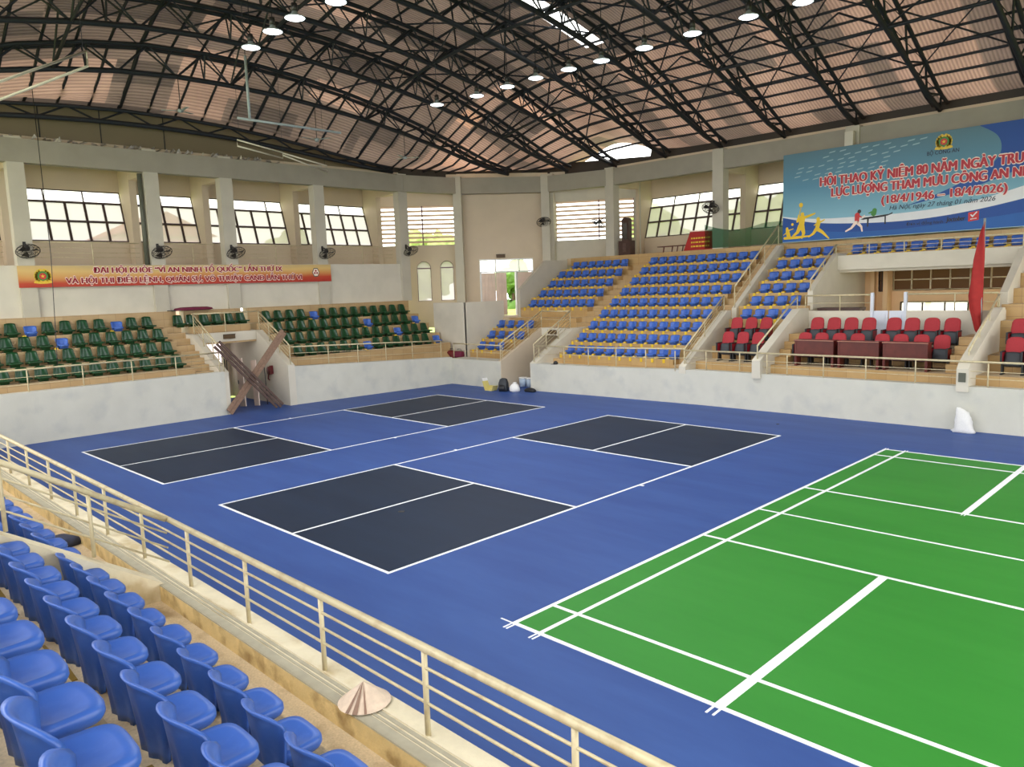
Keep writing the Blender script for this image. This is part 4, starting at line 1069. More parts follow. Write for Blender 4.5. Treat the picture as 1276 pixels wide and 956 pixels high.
for q in ((-0.06, -0.03), (0.06, -0.03), (0.0, 0.07)): lg.add(disc((12.0 + q[0], 5.42 + q[1]), 0.045, 10, lambda u, v: (-24.798, u, v)), [tuple(range(10))])
lg.build('badge_figures', m_dkred, lo, flat=True)

# big blue banner on the far side
BY = 24.58
m_sky = ramp_mat('pale_teal_banner', [(0.0, (180, 208, 216)), (0.25, (130, 182, 200)), (0.6, (84, 140, 166)), (1.0, (84, 120, 132))], 'Z', 5.9, 9.6)
m_navy = mat('banner_deep_blue', (12, 72, 150), 0.55, 0.1, 0.5)
m_mid = mat('banner_mid_blue', (24, 92, 168), 0.55, 0.1, 0.5)
m_swoosh = mat('banner_white_swoosh', (226, 228, 230), 0.55, 0.03)
m_bred = mat('banner_red_lettering', (180, 20, 42), 0.5, 0.03)
m_bblack = mat('banner_dark_lettering', (26, 36, 60), 0.5, 0.03)
m_fig = mat('banner_yellow_figures', (234, 196, 24), 0.5, 0.05)
t = thing('blue_sports_banner', 'large blue sports event banner with red Vietnamese lettering on far gallery', 'banner')
XR = 4.5
MB().box(-8.2, XR, BY, BY + 0.03, 5.9, 9.5).build('banner_sheet', m_sky, t)
def gp(off): return lambda u, v: (u, BY - 0.002 - off, v)
def bpoly(name, poly, off, m):
    bb = MB(); bb.add([gp(off)(u, v) for u, v in poly], [tuple(range(len(poly)))]); return bb.build(name, m, t, flat=True)
def arc(cx, cz, r, a0, a1, n, ky=1.0): return [(cx + r * math.cos(a0 + (a1 - a0) * i / n), cz + r * ky * math.sin(a0 + (a1 - a0) * i / n)) for i in range(n + 1)]
def curve(pts, n=10):
    out = []
    for i in range(len(pts) - 1):
        p0 = pts[max(i - 1, 0)]; p1 = pts[i]; p2 = pts[i + 1]; p3 = pts[min(i + 2, len(pts) - 1)]
        for k in range(n):
            s = k / n
            out.append(tuple(0.5 * ((2 * p1[q]) + (-p0[q] + p2[q]) * s + (2 * p0[q] - 5 * p1[q] + 4 * p2[q] - p3[q]) * s * s + (-p0[q] + 3 * p1[q] - 3 * p2[q] + p3[q]) * s ** 3) for q in range(2)))
    return out + [pts[-1]]
# navy field top right, with curved left edge sweeping down into a thin tail
edge = curve([(-1.0, 9.5), (-0.45, 9.1), (-0.3, 8.6), (-0.55, 8.15), (-1.3, 7.7), (-2.4, 7.25), (-3.4, 6.95)])
back = curve([(-3.4, 6.95), (-2.0, 7.2), (-0.6, 7.55), (0.6, 8.0), (2.0, 8.6), (XR, 9.2)])
bpoly('navy_field', edge + back[1:] + [(XR, 9.5)], 0.002, m_navy)
sw_t = curve([(-8.2, 6.98), (-6.8, 6.78), (-5.0, 6.72), (-3.2, 6.72), (-1.4, 6.86), (0.5, 7.3), (2.5, 7.9), (XR, 8.6)])
sw_b = curve([(-8.2, 6.94), (-6.8, 6.62), (-5.0, 6.46), (-3.2, 6.42), (-1.4, 6.55), (0.5, 6.86), (2.5, 7.3), (XR, 7.8)])
bpoly('white_swoosh', sw_t + sw_b[::-1], 0.003, m_swoosh)
bpoly('blue_wave', sw_b + [(XR, 5.92), (-8.2, 5.92)], 0.004, m_mid)
lowb = curve([(-8.2, 6.5), (-6, 6.2), (-4, 6.12), (-2, 6.2), (0.5, 6.4), (XR, 6.9)])
bpoly('deep_wave', sw_b + lowb[::-1], 0.005, m_navy)
for body, x0, wd, z0, h, bd, shr, m in (('HỘI THAO KỶ NIỆM 80 NĂM NGÀY TRUY', -6.62, 7.25, 8.06, 0.50, 0.05, 0.0, m_bred), ('LỰC LƯỢNG THAM MƯU CÔNG AN NH', -6.15, 6.75, 7.60, 0.48, 0.05, 0.0, m_bred),
                                ('(18/4/1946 – 18/4/2026)', -4.22, 4.15, 7.13, 0.43, 0.045, 0.0, m_bred), ('Hà Nội, ngày 27 tháng 01 năm 2026', -3.93, 3.52, 6.86, 0.24, 0.006, 0.25, m_bblack),
                                ('BỘ CÔNG AN', -2.66, 1.05, 8.70, 0.2, 0.01, 0.0, m_bblack), ('Đơn vị đồng hành', -3.3, 1.25, 6.22, 0.16, 0.01, 0.0, m_bblack), ('Joctober', -1.95, 0.62, 6.26, 0.24, 0.03, 0.2, m_black)):
    if m is m_bred: text_part('letter_outline', body, lambda u, v, o=0.0, x0=x0, z0=z0: gp(0.007 + o)(x0 + u, z0 + v), m_pinkw, t, wd, h, bd + 0.03, ring=True)
    text_part('lettering', body, lambda u, v, o=0.0, x0=x0, z0=z0: gp(0.016 + o)(x0 + u, z0 + v), m, t, wd, h, bd, shr)
bpoly('red_logo_square', [(-1.24, 6.2), (-0.9, 6.24), (-0.9, 6.56), (-1.24, 6.52)], 0.008, m_emred)
bpoly('logo_tick', [(-1.18, 6.44), (-1.1, 6.34), (-0.95, 6.52), (-0.98, 6.54), (-1.1, 6.41), (-1.15, 6.46)], 0.011, m_swoosh)
bpoly('logo_bar', [(-1.17, 6.27), (-0.97, 6.29), (-0.97, 6.315), (-1.17, 6.295)], 0.011, m_swoosh)
emblem(t, (-2.12, 9.12), 0.52, lambda u, v, off: gp(off + 0.003)(u, v))
for r_i in range(7):   # faint brush dashes upper left
    bb = MB()
    for c_i in range(9):
        if (r_i * 5 + c_i * 3) % 4 == 0: continue
        u = -7.8 + 0.42 * c_i + 0.25 * r_i * (1 if r_i > 3 else 0.3); v = 8.35 + 0.16 * r_i
        if v > 9.4 or u > -2.9: continue
        bb.add([gp(0.0025)(u + a, v + c) for a, c in ((0, 0), (0.24, 0.03), (0.28, 0.075), (0.04, 0.045))], [(0, 1, 2, 3)])
    if bb.f: bb.build('brush_dashes', m_sky2 if 'm_sky2' in globals() else mat('banner_light_teal', (150, 182, 190), 0.55, 0.05), t, flat=True)
# printed athletes: silhouettes
def limb(bb, pts, ws, off):
    for k, (p, q, w0, w1) in enumerate(zip(pts, pts[1:], ws, ws[1:])):
        d = Vector((q[0] - p[0], q[1] - p[1])); d.normalize(); n = Vector((-d.y, d.x)); o = off + 0.0012 * k
        a = math.atan2(n.y, n.x)   # one capsule outline per limb segment
        out = [(p[0] + w0 * math.cos(a + PI * i / 6), p[1] + w0 * math.sin(a + PI * i / 6)) for i in range(7)] + [(q[0] + w1 * math.cos(a + PI + PI * i / 6), q[1] + w1 * math.sin(a + PI + PI * i / 6)) for i in range(7)]
        bb.add([gp(o)(u, v) for u, v in out], [tuple(range(14))])
def figure(ox, oz, s, name, parts, m, off=0.008):
    bb = MB()
    for k, (pts, ws) in enumerate(parts): limb(bb, [(ox + u * s, oz + v * s) for u, v in pts], [w_ * s for w_ in ws], off + 0.003 * k)
    return bb.build(name, m, t, flat=True)
smash = [([(0.42, 1.0), (0.42, 1.02)], [.08, .08]), ([(0.42, 0.86), (0.38, 0.5)], [.13, .12]), ([(0.45, 0.85), (0.72, 0.92), (0.98, 1.0)], [.06, .05, .03]), ([(0.36, 0.85), (0.2, 0.72), (0.28, 1.0)], [.06, .05, .03]),
         ([(0.28, 1.0), (0.36, 1.3)], [.015, .015]), ([(0.36, 1.4), (0.36, 1.42)], [.09, .09]), ([(0.42, 0.5), (0.5, 0.2), (0.42, 0.0)], [.11, .07, .04]), ([(0.34, 0.5), (0.22, 0.25), (0.02, 0.1)], [.11, .07, .04])]
figure(-7.75, 6.05, 0.95, 'athlete_print', smash, m_fig)
figure(-6.95, 6.0, 0.75, 'athlete_print', [([(0.35, 1.0), (0.36, 1.02)], [.1, .1]), ([(0.38, 0.86), (0.3, 0.5)], [.12, .11]), ([(0.42, 0.82), (0.7, 0.95)], [.05, .03]), ([(0.34, 0.8), (0.15, 0.7)], [.05, .03]),
        ([(0.3, 0.5), (0.6, 0.3), (0.95, -0.05)], [.11, .08, .04]), ([(0.28, 0.5), (0.1, 0.25), (-0.15, 0.1)], [.1, .07, .04])], m_fig)
figure(-8.15, 6.05, 0.55, 'athlete_print', [([(0.25, 0.75), (0.26, 0.77)], [.1, .1]), ([(0.3, 0.6), (0.4, 0.15)], [.14, .16]), ([(0.3, 0.6), (0.75, 0.72)], [.05, .03]), ([(0.3, 0.5), (0.0, 0.3)], [.05, .03]), ([(0.1, 0.05), (1.1, 0.05)], [.1, .1]), ([(1.1, 0.05), (2.0, 0.1)], [.1, .05]), ([(0.7, 1.05), (0.7, 1.06)], [.1, .1])], m_fig)
figure(-5.35, 6.15, 0.7, 'table_tennis_player_print', [([(0.32, 0.9), (0.3, 0.55)], [.14, .12]), ([(0.38, 0.85), (0.6, 0.75)], [.05, .03])], m_emred)
figure(-5.35, 6.15, 0.7, 'player_skin_print', [([(0.3, 0.5), (0.55, 0.25), (0.6, 0.0)], [.09, .06, .04]), ([(0.25, 0.5), (0.0, 0.2), (-0.3, 0.05)], [.09, .06, .04]), ([(0.6, 0.75), (0.72, 0.85)], [.04, .03])], m_pinkw)
figure(-5.35, 6.15, 0.7, 'player_hair_print', [([(0.42, 1.08), (0.43, 1.1)], [.1, .1])], m_black)
figure(-5.35, 6.15, 0.7, 'rival_print', [([(1.25, 1.08), (1.2, 0.9)], [.12, .14]), ([(1.1, 1.0), (0.95, 0.95)], [.05, .03])], m_emgreen)
bpoly('table_tennis_table_print', [(-5.0, 6.6), (-4.85, 6.66), (-3.95, 6.72), (-3.8, 6.78), (-3.82, 6.72), (-4.0, 6.66), (-4.9, 6.58)], 0.009, m_black)
bpoly('table_net_print', [(-4.75, 6.3), (-4.7, 6.3), (-4.68, 6.6), (-4.1, 6.64), (-4.1, 6.35), (-4.05, 6.35), (-4.05, 6.66), (-4.75, 6.62)], 0.009, m_black)
MB().box(-5.7, -5.38, 24.61, 24.85, 9.3, 10.05).build('banner_post', m_wall, t)

# ------------------------------------------------------------------ lamps
def make_lamp():
    t = thing('high_bay_lamp', 'lamp', 'lamp')
    MB().lathe([(0.0, 0.16), (0.06, 0.16), (0.08, 0.1), (0.1, 0.09), (0.245, 0.02), (0.25, 0.0), (0.235, 0.0)], (0, 0, 0), 24).build('reflector', m_steel_l, t)
    MB().lathe([(0.0, 0.005), (0.235, 0.005), (0.2, -0.012), (0.0, -0.018)], (0, 0, 0), 24).build('lamp_lens', m_lamp, t)
    ld = bpy.data.lights.new('lamp_light', 'AREA'); ld.shape = 'DISK'; ld.size = 0.4; ld.energy = 55; ld.color = (0.95, 0.98, 1.0)
    lo = link('lamp_light', ld, t, (0, 0, -0.04))
    MB().lathe([(0.0, 0.34), (0.07, 0.34), (0.08, 0.16), (0.0, 0.16)], (0, 0, 0), 12).build('driver_housing', m_fan, t)
    return t
LR2 = [(-14.9, 11.5), (-13.1, 11.8), (-11.6, 11.8), (-10.3, 11.8), (-9.0, 11.9), (-7.8, 12.0), (-6.26, 12.0), (-4.7, 12.0), (-3.07, 12.0), (-1.7, 12.1)]
LR1 = [(-12.9, 3.5), (-11.4, 3.35), (-10.2, 3.3), (-8.7, 3.5), (-6.3, 3.5), (-3.9, 3.5), (-1.5, 3.5), (0.9, 3.5)]  # lamps at the right end are out of view, added to brighten the floor
lamp0 = make_lamp(); first = True
for li, (row, nm) in enumerate(((LR2, 'longer row'), (LR1, 'upper left row'))):
    for i, (x, y) in enumerate(row):
        lab = 'lit round high bay lamp hanging from roof, %s from left in %s' % (ORD[i], nm)
        if first: o = lamp0; o.location = (x, y, 11.0); o['label'] = lab; o['group'] = 'high bay lamps'; first = False
        else: o = dup(lamp0, (x, y, 11.0), 0, lab, 'high bay lamps')
        MB().tube([(0, 0, 0.34), (0, 0, zroof(x, y) - 11.0 - 0.35)], 0.012, 6).build('suspension_rod', m_steel, o)
# ------------------------------------------------------------------ wall fans
def make_fan():
    t = thing('wall_fan', 'fan', 'fan')
    # local: wall behind at y=0 (face pointing -y is into the hall); cage centre at (0,-0.42,0), axis tilted down
    MB().obox((0, 0.0, 0.28), (0, -0.02, 0.05), 0.1, 0.03).build('wall_bracket', m_fan, t)
    bb = MB(); bb.tube([(0, 0, 0.2), (0, -0.18, 0.18), (0, -0.26, 0.12)], 0.025, 6); bb.build('arm', m_fan, t)
    ax = Vector((0, -0.55, -0.83)).normalized(); c = Vector((0, -0.42, -0.08))
    MB().lathe([(0.0, -0.24), (0.08, -0.22), (0.1, -0.1), (0.07, -0.05), (0, -0.05)], c, 14, 0, ax).build('motor', m_fan, t)
    u = Vector((1, 0, 0)); v = ax.cross(u).normalized()
    cg = MB()
    for r, off, th in ((0.38, 0.0, 0.014), (0.34, 0.07, 0.006), (0.22, 0.10, 0.006), (0.1, 0.11, 0.006), (0.34, -0.07, 0.006), (0.2, -0.1, 0.006)):
        cg.tube([c + ax * off + (u * math.cos(a) + v * math.sin(a)) * r for a in [2 * PI * k / 24 for k in range(24)]], th, 5, 0, True)
    for k in range(16):
        a = 2 * PI * k / 16; d = u * math.cos(a) + v * math.sin(a)
        cg.tube([c + ax * 0.11 + d * 0.06, c + ax * 0.10 + d * 0.22, c + ax * 0.07 + d * 0.34, c + d * 0.38, c - ax * 0.07 + d * 0.34, c - ax * 0.1 + d * 0.12], 0.005, 4)
    cg.build('cage', m_fan, t)
    bl = MB()
    for k in range(3):
        a0 = 2 * PI * k / 3 + 0.4
        P = []
        for rr, wdt in ((0.06, 0.3), (0.18, 0.42), (0.32, 0.36)):
            for s in (-1, 1):
                a = a0 + s * wdt; P.append(c + (u * math.cos(a) + v * math.sin(a)) * rr + ax * (0.03 * s))
        bl.add(P + [p + ax * 0.004 for p in P], [(0, 1, 3, 2), (2, 3, 5, 4), (6, 7, 9, 8), (8, 9, 11, 10), (0, 1, 7, 6), (4, 5, 11, 10), (0, 2, 8, 6), (2, 4, 10, 8), (1, 3, 9, 7), (3, 5, 11, 9)])
    bl.build('blades', m_fan, t)
    return t
fan0 = make_fan()
fans = [((-24.86, 0.4, 6.35), -PI / 2 + PI, 'on first white column above orange banner'), ((-24.86, 5.0, 6.35), PI / 2, 'on second white column above orange banner'),
        ((-24.86, 8.05, 6.35), PI / 2, 'on third white column above orange banner'), ((-24.86, 12.45, 6.35), PI / 2, 'above right end of orange banner'),
        ((-24.86, 17.3, 6.5), PI / 2, 'beside the corner louvers at left'), ((-21.5, 24.0, 7.9), 2.3, 'on slim column beside right-hand louvers'),
        ((-11.7, 24.95, 7.75), -0.5, 'on far column near the red board'), ((-17.95, 25.0, 7.6), -1.3, 'on far column by brown cabinet')]
for i, (loc, rz, wh) in enumerate(fans):
    # local -y faces into the hall; left wall faces +x
    rz2 = PI / 2 if i < 5 else (0.9 if i == 5 else (0.2 if i == 6 else -0.6))
    lab = 'black caged wall fan ' + wh
    if i == 0: fan0.location = loc; fan0.rotation_euler = (0, 0, rz2); fan0['label'] = lab; fan0['group'] = 'wall fans'
    else: dup(fan0, loc, rz2, lab, 'wall fans')
# ------------------------------------------------------------------ small things
# crossed planks in the left tunnel
def bar_thing(name, label, a, c, wv, hv, m, cat='plank', group='crossed planks'):
    return tag(MB().obox(a, c, wv, hv).build(name, m), label, cat, group)
d1 = Vector((0, 7.62 - 5.26, 0.02 - 2.68)).normalized(); n1_ = Vector((0, -d1.z, d1.y))
for k, (o, nm) in enumerate(((-0.13, 'lowest'), (0.0, 'middle'), (0.13, 'topmost'))):
    a = Vector((-20.66, 5.26, 2.72)) + n1_ * o; c = Vector((-20.66, 7.62, 0.06)) + n1_ * o
    if c.z < 0.05: c = a + (c - a) * ((a.z - 0.05) / (a.z - c.z))
    bar_thing('wooden_plank', 'dark weathered plank leaning down to the right, %s of three in tunnel mouth' % nm, a, c, 0.06, 0.085, m_plankd)
for k, (o, nm) in enumerate(((-0.07, 'lower'), (0.08, 'upper'))):
    a = Vector((-20.8, 8.05, 3.0)) + Vector((0, -0.64, 0.77)) * o; c = Vector((-20.8, 5.6, 0.1)) + Vector((0, -0.64, 0.77)) * o
    bar_thing('wooden_plank', 'pale weathered plank leaning down to the left, %s of two in tunnel mouth' % nm, a, c, 0.05, 0.14, m_plank)
for i, (x, y, wd, h) in enumerate(((-22.4, 6.9, 0.5, 1.95), (-22.1, 7.35, 0.42, 1.85))):
    t = thing('loose_door_panel', 'beige door panel leaning inside the plank-crossed tunnel, %s one' % ('taller', 'shorter')[i], 'door panel', (x, y, 0), 0.0, 'loose door panels')
    MB().obox((0, 0, 0.02), (-0.18, 0.05, h), wd, 0.04).build('board', m_doorb, t)
    MB().obox((0.045, -wd * 0.3, 0.95), (0.035, -wd * 0.3, 1.1), 0.02, 0.03).build('handle', m_fan, t)
for i, (y, x) in enumerate(((6.25, -22.3), (6.4, -22.45), (7.75, -22.0))):
    tag(MB().tube([(x, y, 0.02), (x - 0.15, y + 0.03, 2.0)], 0.02, 6).build('metal_pole', m_fan), 'thin dark pole standing inside plank-crossed tunnel, %s from left' % ORD[i], 'pole', 'tunnel poles')
t = thing('fire_hose_reel', 'dark red fire hose valve on the right wall inside plank-crossed tunnel', 'fire hose', (-22.4, 8.2, 1.35))
MB().lathe([(0, 0.0), (0.17, 0.0), (0.17, -0.12), (0, -0.12)], (0, 0, 0), 16, 0, (0, 1, 0)).build('reel', m_hose, t)
MB().box(0.14, 0.24, -0.14, -0.02, -0.12, 0.22).build('valve', m_hose, t)
MB().tube([(-0.1, -0.06, -0.1), (-0.14, -0.08, -0.35), (-0.05, -0.06, -0.4)], 0.025, 6).build('hose', m_hose, t)
nwin[0] += 1
t = struct(link('window_%d' % nwin[0], None))
MB().box(-26.19, -26.17, 7.1, 7.8, 0.7, 2.4).build('window_pane', emit('daylit_tunnel_glass', (255, 238, 238), 1.6), t)
f = MB(); f.box(-26.17, -26.14, 7.43, 7.47, 0.7, 2.4); f.box(-26.17, -26.14, 7.1, 7.8, 1.5, 1.54); f.box(-26.17, -26.14, 7.05, 7.1, 0.65, 2.45); f.box(-26.17, -26.14, 7.8, 7.85, 0.65, 2.45); f.build('window_frame', m_mauve, t)
# exit signs
for i, (loc, rz, lab) in enumerate((((-23.43, 7.0, 2.82), PI / 2, 'small dark exit sign over the plank-crossed tunnel'), ((-23.08, 22.3, 6.12), 0.91, 'small dark exit sign over the corner door'), ((-16.4, 18.95, 2.34), 0.0, 'small dark exit sign over the far tunnel'))):
    t = thing('exit_sign', lab, 'sign', loc, rz, 'exit signs')
    MB().box(-0.24, 0.24, -0.05, 0.02, -0.09, 0.09).build('sign_box', m_sign, t)
    MB().box(-0.26, 0.26, -0.055, -0.03, 0.08, 0.1).build('sign_edge', m_fan, t)
# maroon folded cloth on the left ledge
t = thing('folded_cloth', 'maroon cloth laid over a board on ledge above plank-crossed tunnel', 'cloth', (-24.6, 6.1, 3.935))
b = rings_mesh([sring(0.5, -0.65, 0.65, 0.0, 30, 0.5), sring(0.6, -0.75, 0.78, 0.03, 30, 0.5), sring(0.58, -0.72, 0.75, 0.09, 30, 0.5), sring(0.35, -0.5, 0.55, 0.13, 30, 0.6)], True, (0, 0, 0.14)); b.build('cloth', m_maroon, t)
MB().box(-0.3, 0.3, -0.95, -0.6, 0.0, 0.025).build('board', m_fan, t)
t = thing('long_table', 'dark brown table behind white box wall left of pale door', 'table', (-4.35, 21.3, 1.97))
MB().box(-0.75, 0.75, -0.3, 0.3, 1.22, 1.32).build('table_top', m_brownbox, t)
for x in (-0.68, 0.68):
    for y in (-0.25, 0.25): MB().box(x - 0.03, x + 0.03, y - 0.03, y + 0.03, 0, 1.22).build('leg', m_brownbox, t)
# flag
t = thing('red_flag', 'furled red flag on a pale pole beside the white wall', 'flag', (0.36, 20.2, 1.97))
MB().tube([(0, 0, 0.0), (0, 0, 4.05)], 0.035, 8).build('flag_pole', m_steel_l, t)
b = MB(); vs = []; n = 14; prof = [(3.95, 0.03, 0.02), (3.6, 0.14, 0.05), (3.2, 0.22, 0.07), (2.8, 0.30, 0.09), (2.2, 0.36, 0.1), (1.7, 0.42, 0.11), (1.3, 0.36, 0.1), (0.95, 0.26, 0.09), (0.65, 0.18, 0.06), (0.5, 0.08, 0.04)]
for z, wd, dp in prof:
    for j in range(n):
        a = 2 * PI * j / n
        x = -wd / 2 * 0.86 + wd / 2 * math.cos(a); y = dp * math.sin(a) + 0.035 * math.sin(3 * a + z * 2.2)
        vs.append((x + 0.02, y, z))
b.add(vs, [(i * n + j, i * n + (j + 1) % n, (i + 1) * n + (j + 1) % n, (i + 1) * n + j) for i in range(len(prof) - 1) for j in range(n)], 0, True)
b.build('flag_cloth', m_flag, t)
MB().lathe([(0.05, 0.3), (0.06, 0.32), (0.06, 0.5), (0.05, 0.52)], (0, 0, 0), 10).build('blue_binding', mat('blue_tie', (60, 80, 150), 0.7), t)
# sack against the far wall
b = MB(); n = 20; vs = []
prof = [(0.0, .26, .10, 0), (0.04, .29, .13, 0), (0.12, .235, .14, 0), (0.22, .21, .14, -0.01), (0.32, .20, .13, -0.02), (0.42, .19, .11, -0.03), (0.50, .18, .09, -0.035), (0.57, .16, .07, -0.05), (0.64, .10, .04, -0.10), (0.70, .045, .02, -0.15)]
for i, (z, wx, wy, ox) in enumerate(prof):
    for j in range(n):
        a = 2 * PI * j / n; c_, s_ = math.cos(a), math.sin(a)
        k = 1 + 0.09 * math.sin(4 * a + i * 1.7) + 0.06 * math.sin(9 * a - i * 2.1) + random.uniform(-.03, .03)
        vs.append((ox + wx * k * math.copysign(abs(c_) ** 0.7, c_), wy * k * math.copysign(abs(s_) ** 0.8, s_), z))
b.add(vs, [(i * n + j, i * n + (j + 1) % n, (i + 1) * n + (j + 1) % n, (i + 1) * n + j) for i in range(len(prof) - 1) for j in range(n)], 0, True)
b.add(vs[-n:], [tuple(range(n))], 0, True); b.add(vs[:n], [tuple(range(n))])
tag(b.build('plastic_sack', m_sack, None, (0.92, 16.72, 0.0)), 'crumpled white sack standing against far arena wall', 'sack')
# conical hat on the near curb
t = thing('conical_hat', 'pale woven conical hat lying on the near curb', 'hat', (2.47, -3.87, 1.515))
n = 36; vs = [(0.19 * math.cos(2 * PI * j / n), 0.19 * math.sin(2 * PI * j / n), 0.0) for j in range(n)] + [(0.0, 0.0, 0.15)] + [(0.183 * math.cos(2 * PI * j / n), 0.183 * math.sin(2 * PI * j / n), 0.0) for j in range(n)] + [(0, 0, 0.14)]
b = MB(); b.add(vs, [(j, (j + 1) % n, n) for j in range(n)] + [(n + 1 + j, 2 * n + 1, n + 1 + (j + 1) % n) for j in range(n)] + [(j, n + 1 + j, n + 1 + (j + 1) % n, (j + 1) % n) for j in range(n)], 0)
ho = b.build('hat_cone', m_hat, t)
b = MB()
for a0, a1 in ((-1.35, -1.2), (-1.05, -0.85), (-0.6, -0.5)):
    for i in range(3):
        p, q = a0 + (a1 - a0) * i / 3, a0 + (a1 - a0) * (i + 1) / 3
        b.add([(0.191 * math.cos(p), 0.191 * math.sin(p), 0.001), (0.191 * math.cos(q), 0.191 * math.sin(q), 0.001), (0.012 * math.cos(q), 0.012 * math.sin(q), 0.144), (0.012 * math.cos(p), 0.012 * math.sin(p), 0.144)], [(0, 1, 2, 3)])
for v_ in range(len(b.v)): b.v[v_] = (b.v[v_][0] * 1.01, b.v[v_][1] * 1.01, b.v[v_][2] + 0.003)
b.build('hat_stripes', m_hatstripe, t)
# dark bag near the far-left curb
t = thing('dark_bag', 'dark flat bag with cap lying on walkway beyond sloped wall', 'bag', (-3.95, -4.18, 1.33), 0.3)
rings_mesh([sring(0.42, -0.13, 0.13, 0.0), sring(0.46, -0.14, 0.14, 0.04), sring(0.42, -0.12, 0.12, 0.09), sring(0.25, -0.07, 0.07, 0.11)], True, (0, 0, 0.115)).build('bag_body', mat('navy_bag_cloth', (48, 54, 78), 0.7), t)
MB().box(-0.34, -0.27, -0.05, 0.02, 0.0, 0.12).build('strap_end', m_black, t)
# gear at the far tunnel mouth
t = thing('yellow_crate', 'pale yellow plastic crate lying open by far tunnel', 'crate', (-17.12, 15.68, 0))
b = MB(); b.box(-0.24, 0.2, -0.16, 0.16, 0.0, 0.03); b.obox((-0.22, 0, 0.02), (-0.38, 0, 0.4), 0.32, 0.03); b.obox((0.2, 0, 0.02), (0.26, 0, 0.22), 0.32, 0.03); b.box(-0.24, 0.2, 0.14, 0.16, 0.0, 0.2); b.build('crate_shell', mat('yellow_plastic', (214, 200, 124), 0.5), t)
MB().obox((-0.34, 0, 0.4), (-0.4, 0, 0.52), 0.3, 0.02).build('white_flap', m_sack, t)
t = thing('backpack', 'black and grey backpack standing by far tunnel', 'backpack', (-16.45, 15.8, 0), 0.3)
rings_mesh([sring(0.36, -0.13, 0.13, 0.0), sring(0.42, -0.16, 0.16, 0.1), sring(0.4, -0.15, 0.15, 0.35), sring(0.3, -0.1, 0.12, 0.52), sring(0.15, -0.05, 0.06, 0.56)], True, (0, 0, 0.57)).build('pack_body', m_char, t)
rings_mesh([sring(0.28, -0.22, -0.12, 0.05), sring(0.3, -0.24, -0.13, 0.15), sring(0.24, -0.2, -0.13, 0.28)], True, (0, -0.16, 0.29)).build('front_pocket', m_black, t)
MB().tube([(-0.1, 0.14, 0.5), (-0.18, 0.22, 0.42), (-0.2, 0.2, 0.2), (-0.14, 0.15, 0.06)], 0.02, 6).build('strap', m_black, t)
t = thing('white_bag', 'crumpled white plastic bag beside the backpack', 'bag', (-15.92, 15.95, 0))
b = MB(); n = 16; vs = []
for i, (z, r) in enumerate(((0, .2), (.08, .24), (.2, .22), (.3, .16), (.36, .07), (.4, .09))):
    for j in range(n): 
        a = 2 * PI * j / n; k = 1 + 0.12 * math.sin(4 * a + i) + 0.06 * math.sin(9 * a); vs.append((r * k * math.cos(a), r * k * math.sin(a), z))
b.add(vs, [(i * n + j, i * n + (j + 1) % n, (i + 1) * n + (j + 1) % n, (i + 1) * n + j) for i in range(5) for j in range(n)], 0, True); b.add(vs[-n:], [tuple(range(n))]); b.add(vs[:n], [tuple(range(n))])
b.build('bag_body', m_sack, t)
m_buck = mat('pale_blue_bucket', (176, 194, 214), 0.5)
for i, x in enumerate((-16.75, -16.33)):
    t = thing('paint_bucket', 'pale blue paint bucket with white lid, %s of two in far tunnel' % ('left', 'right')[i], 'bucket', (x, 17.3, 0), 0, 'paint buckets')
    MB().lathe([(0, 0), (0.15, 0), (0.18, 0.38), (0, 0.38)], (0, 0, 0), 20).build('bucket', m_buck, t)
    MB().lathe([(0, 0.38), (0.19, 0.38), (0.19, 0.43), (0, 0.44)], (0, 0, 0), 20).build('lid', m_sack, t)
t = thing('black_bundle', 'small black bundle on blue floor right of far tunnel', 'bundle', (-15.3, 16.25, 0))
rings_mesh([sring(0.5, -0.12, 0.12, 0.0), sring(0.56, -0.14, 0.14, 0.06), sring(0.44, -0.1, 0.1, 0.13), sring(0.2, -0.05, 0.05, 0.17)], True, (0.05, 0, 0.18)).build('bundle_body', m_black, t)
t = thing('black_shoe', 'single black shoe beside the paint buckets', 'shoe', (-15.85, 17.1, 0))
rings_mesh([sring(0.32, -0.06, 0.06, 0.0), sring(0.33, -0.065, 0.065, 0.03), sring(0.28, -0.05, 0.05, 0.08)], True, (-0.06, 0, 0.1)).build('shoe_body', m_black, t)
t = thing('cloth_hat', 'small black cap lying on far wall beside the tunnel rail', 'cap', (-14.35, 16.85, 1.17))
rings_mesh([sring(0.2, -0.1, 0.1, 0.0, e=1), sring(0.21, -0.105, 0.105, 0.06, e=1), sring(0.13, -0.06, 0.06, 0.12, e=1)], True, (0, 0, 0.14)).build('crown', m_black, t)
rings_mesh([sring(0.3, -0.2, -0.04, 0.0, e=0.8), sring(0.3, -0.2, -0.04, 0.012, e=0.8)], True, (0, -0.1, 0.02)).build('brim', m_black, t)
for i, (x, y, lab, r) in enumerate(((-5.35, 2.15, 'small dark floor plug on blue floor between courts', 0.07), (-3.7, 15.1, 'tiny dark floor plug near far wall', 0.05))):
    tag(MB().lathe([(0, 0.012), (r * 0.7, 0.012), (r, 0.004), (r, 0.0), (0, 0)], (0, 0, 0), 14).build('floor_plug', m_black, None, (x, y, 0)), lab, 'floor plug')
